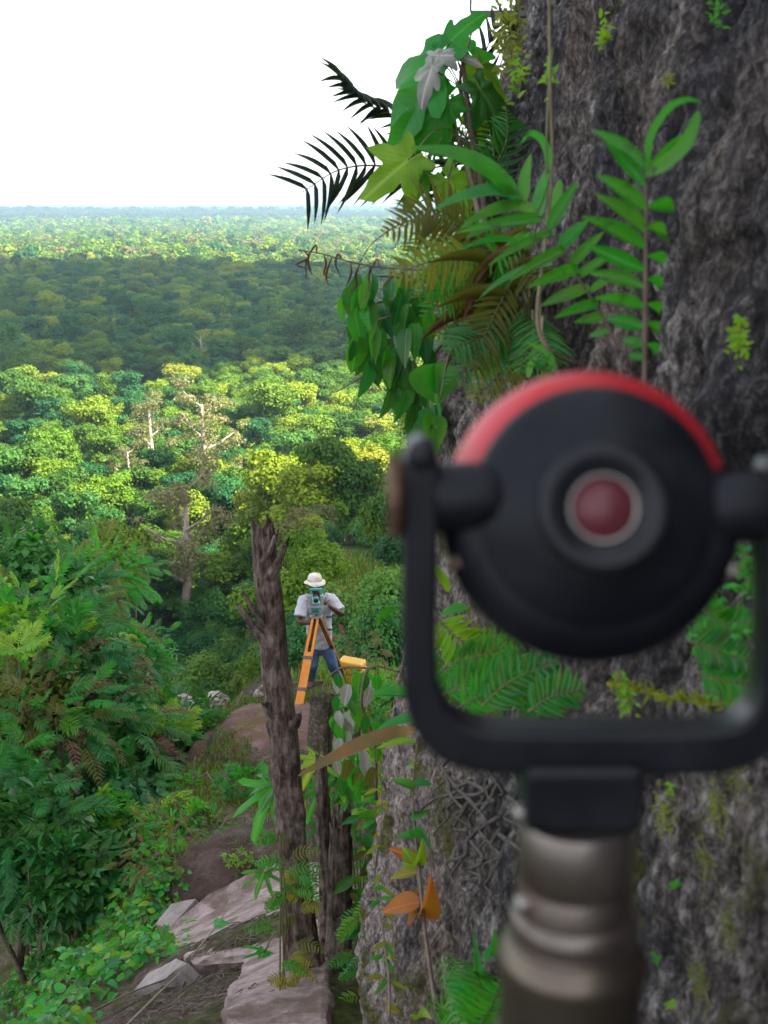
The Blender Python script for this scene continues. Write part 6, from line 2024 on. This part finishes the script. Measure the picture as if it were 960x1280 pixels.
def build_ground_cover():
    rs = np.random.RandomState(9)
    n = 30000
    x = rs.uniform(-3.2, -.75, n); y = rs.uniform(8.8, 16.5, n)
    k = vnoise(x * 2.2, y * 1.6, 0, 71) + .25 * rs.randn(n)
    m = (k > -.35) & ~((x > -1.5) & (y > 12.6) & (y < 15.8))
    x, y = x[m], y[m]
    grass_object("ridge_grass", "short olive and dry grass on the mossy ridge", np.stack([x, y, height(x, y) - .01], -1), .075, .0055, [G_OLIVE, G_MID, G_OLIVE, G_BROWN, G_OLIVE, G_MOSS], 3, .9)
    n = 5000
    x = rs.uniform(-.9, 1.6, n); y = rs.uniform(10, 21, n)
    k = vnoise(x * 2, y * 1.5, 0, 75)
    m = k > -.2
    x, y = x[m], y[m]
    grass_object("ledge_grass", "green grass around the surveyor's feet", np.stack([x, y, height(x, y) - .01], -1), .16, .007, [G_MID, G_OLIVE, G_LIME, G_YEL], 4)
    n = 26000
    y = 21 + 95 * rs.rand(n) ** 1.5; x = y * rs.uniform(-.12, .06, n)
    grass_object("slope_grass", "tall green and straw coloured grass on the slope behind the surveyor", np.stack([x, y, height(x, y) - .02], -1), .55, .035, [G_MID, G_OLIVE, G_YEL, G_DEEP, G_OLIVE], 5, .8)
    # twigs and litter on the soil
    rp = random.Random(15); mb = MB()
    for i in range(1500):
        px, py = rp.uniform(50, 360), rp.uniform(1150, 1285)
        if py < 1380 - px * .95 - 60: continue
        x = (px - 480) / FPX * 6; y_ = 4.4 + (1285 - py) / 135 * 2.2 + rp.uniform(-.2, .2)
        x = (px - 480) / FPX * y_ * 1.12
        z = hz(x, y_)
        an = rp.uniform(0, 6.28); L_ = rp.uniform(.03, .16) * (2.4 if rp.random() < .08 else 1)
        d = Vector((math.cos(an), math.sin(an), 0)) * L_ / 2
        p = Vector((x, y_, z + rp.uniform(.003, .03)))
        a, b = p - d, p + d
        a.z = hz(a.x, a.y) + rp.uniform(.003, .02); b.z = hz(b.x, b.y) + rp.uniform(.003, .03)
        mb.tube([a, (a + b) / 2 + Vector((0, 0, rp.uniform(.0, .015))), b], [.003, .0028, .0015], 4, caps=False)
    o = mb.build("twig_litter", solid("grey_twigs", (.17, .13, .105), .9, c2=(.075, .055, .045), scale=9, kind="Position"))
    tag(o, "dry grey brown twigs and litter strewn over the soil", "twigs", kind="stuff")
    # single sticks on the slab
    for i, (a, b, c_, lb) in enumerate((((243, 1192), (268, 1160), (290, 1128), "long thin stick lying across the pale slab"), ((150, 1290), (200, 1240), (236, 1206), "pale bare stick leaning on the cut stone block"), ((120, 1262), (165, 1240), (212, 1222), "dark thin branch lying on the soil by the creeper"))):
        yv = ((6.25, 6.75, 7.2), (4.6, 5.25, 5.7), (5.0, 5.2, 5.5))[i]
        pts = [pix(*q, yy) for q, yy in zip((a, b, c_), yv)]
        o = MB().tube(curve(pts, 6), list(np.linspace(.006, .003, 13)), 6).build("fallen_stick", STEMB if i == 2 else STEMT, base=pts[0])
        tag(o, lb, "stick")

def build_creeper():
    rp = random.Random(44)
    meshes = [lm('heart', G_CREEP, .15, .25), lm('heart', G_MID, .2, .3), lm('ovate', G_LIME, .12, .25), lm('heart', G_CREEP, .3, .35), lm('ovate', G_CREEP, .2, .3), lm('heart', G_BLUE, .15, .2), lm('ovate', G_MID, .3, .35)]
    patches = [(25, 1265, 45, 28, "creeper patch at the low end of the slope with blue green leaves"), (75, 1225, 50, 30, "dense green creeper patch on the bank"), (60, 1265, 50, 25, "creeper patch spilling onto the twig litter"), (130, 1185, 50, 32, "thick heart-leaved creeper patch in mid slope"), (172, 1160, 34, 24, "lime creeper patch beside the small slab"),
               (165, 1205, 45, 24, "creeper patch above the loose stone block"), (110, 1215, 40, 28, "creeper patch with mixed lime leaves on the bank"), (150, 1125, 42, 26, "upper creeper patch below the gully shrubs"), (195, 1128, 26, 12, "narrow creeper patch at the foot of the brown bank"), (20, 1215, 40, 25, "shaded creeper patch over the gully edge"), (55, 1185, 42, 26, "creeper patch on the gully lip above the low end"), (105, 1150, 42, 26, "creeper patch along the gully lip"), (45, 1240, 45, 24, "leafy creeper patch beside the twig litter"), (10, 1190, 34, 24, "creeper patch hanging into the gully"), (8, 1255, 36, 24, "creeper patch at the lowest bank corner"), (75, 1165, 36, 20, "narrow creeper patch under the gully shrubs"), (25, 1165, 40, 26, "creeper patch covering the foot of the dark gully bush"), (125, 1120, 36, 22, "creeper patch climbing toward the small light shrub")]
    for i, (cx, cy, sx, sy, lb) in enumerate(patches):
        g = ground_hit(cx, cy, 3.5, 15) or pix(cx, cy, 6)
        t = thing("creeper", lb, "creeper", g, "heart-leaved creepers on the bank")
        for k in range(150):
            px, py = rp.gauss(cx, sx * .75), rp.gauss(cy, sy * .7)
            dx, dyy = (px - cx) * g.length / FPX, -(py - cy) * g.length / FPX * 1.9
            x, y = g.x + dx, g.y + dyy
            p = Vector((x, y, hz(x, y) + rp.uniform(.01, .17)))
            an = rp.uniform(0, 6.28)
            d = Vector((math.cos(an), math.sin(an), rp.uniform(-.5, .25))).normalized() * rp.uniform(.042, .100)
            me = meshes[5] if (i in (0, 9) and rp.random() < .5) else rp.choice(meshes)
            add_leaf(t, g, me, p, p + d, d.length * rp.uniform(.5, .75), Vector((rp.uniform(-.8, .8), rp.uniform(-1.2, .3), 1)))
        for k in range(6):
            pts = []
            x, y = g.x + rp.uniform(-.15, .15), g.y + rp.uniform(-.2, .2)
            an = rp.uniform(0, 6.28)
            for j in range(5):
                pts.append(Vector((x, y, hz(x, y) + rp.uniform(.02, .14))))
                an += rp.uniform(-.6, .6); x += math.cos(an) * .09; y += math.sin(an) * .09
            stem(t, g, pts, .0035, STEMG, "vine", 5, 4)
    # upright shoots and an orange flower head
    g = ground_hit(150, 1115, 3.5, 20)
    t = thing("tall_herb", "tall herb shoots with single heart leaves and an orange flower rising from the creeper", "herb", g)
    y = g.y
    for a, b in (((150, 1130), (142, 1085)), ((155, 1125), (170, 1085)), ((90, 1180), (80, 1140)), ((165, 1120), (210, 1105))):
        A, Bp = pix(*a, y), pix(*b, y)
        stem(t, g, [A, A.lerp(Bp, .5) + Vector((.02, 0, .02)), Bp], .004, STEMG)
        add_leaf(t, g, meshes[2], Bp, Bp + Vector((.02, -.04, -.10)), .075, (0, -1, .4))
    f = MB(); ellip(f, pix(141, 1090, y), (.022, .022, .03), 8)
    f.build("flower", leaf_mat("orange_petal", (.65, .14, .03), .3), t, g)

build_gully(); build_ground_cover(); build_creeper()
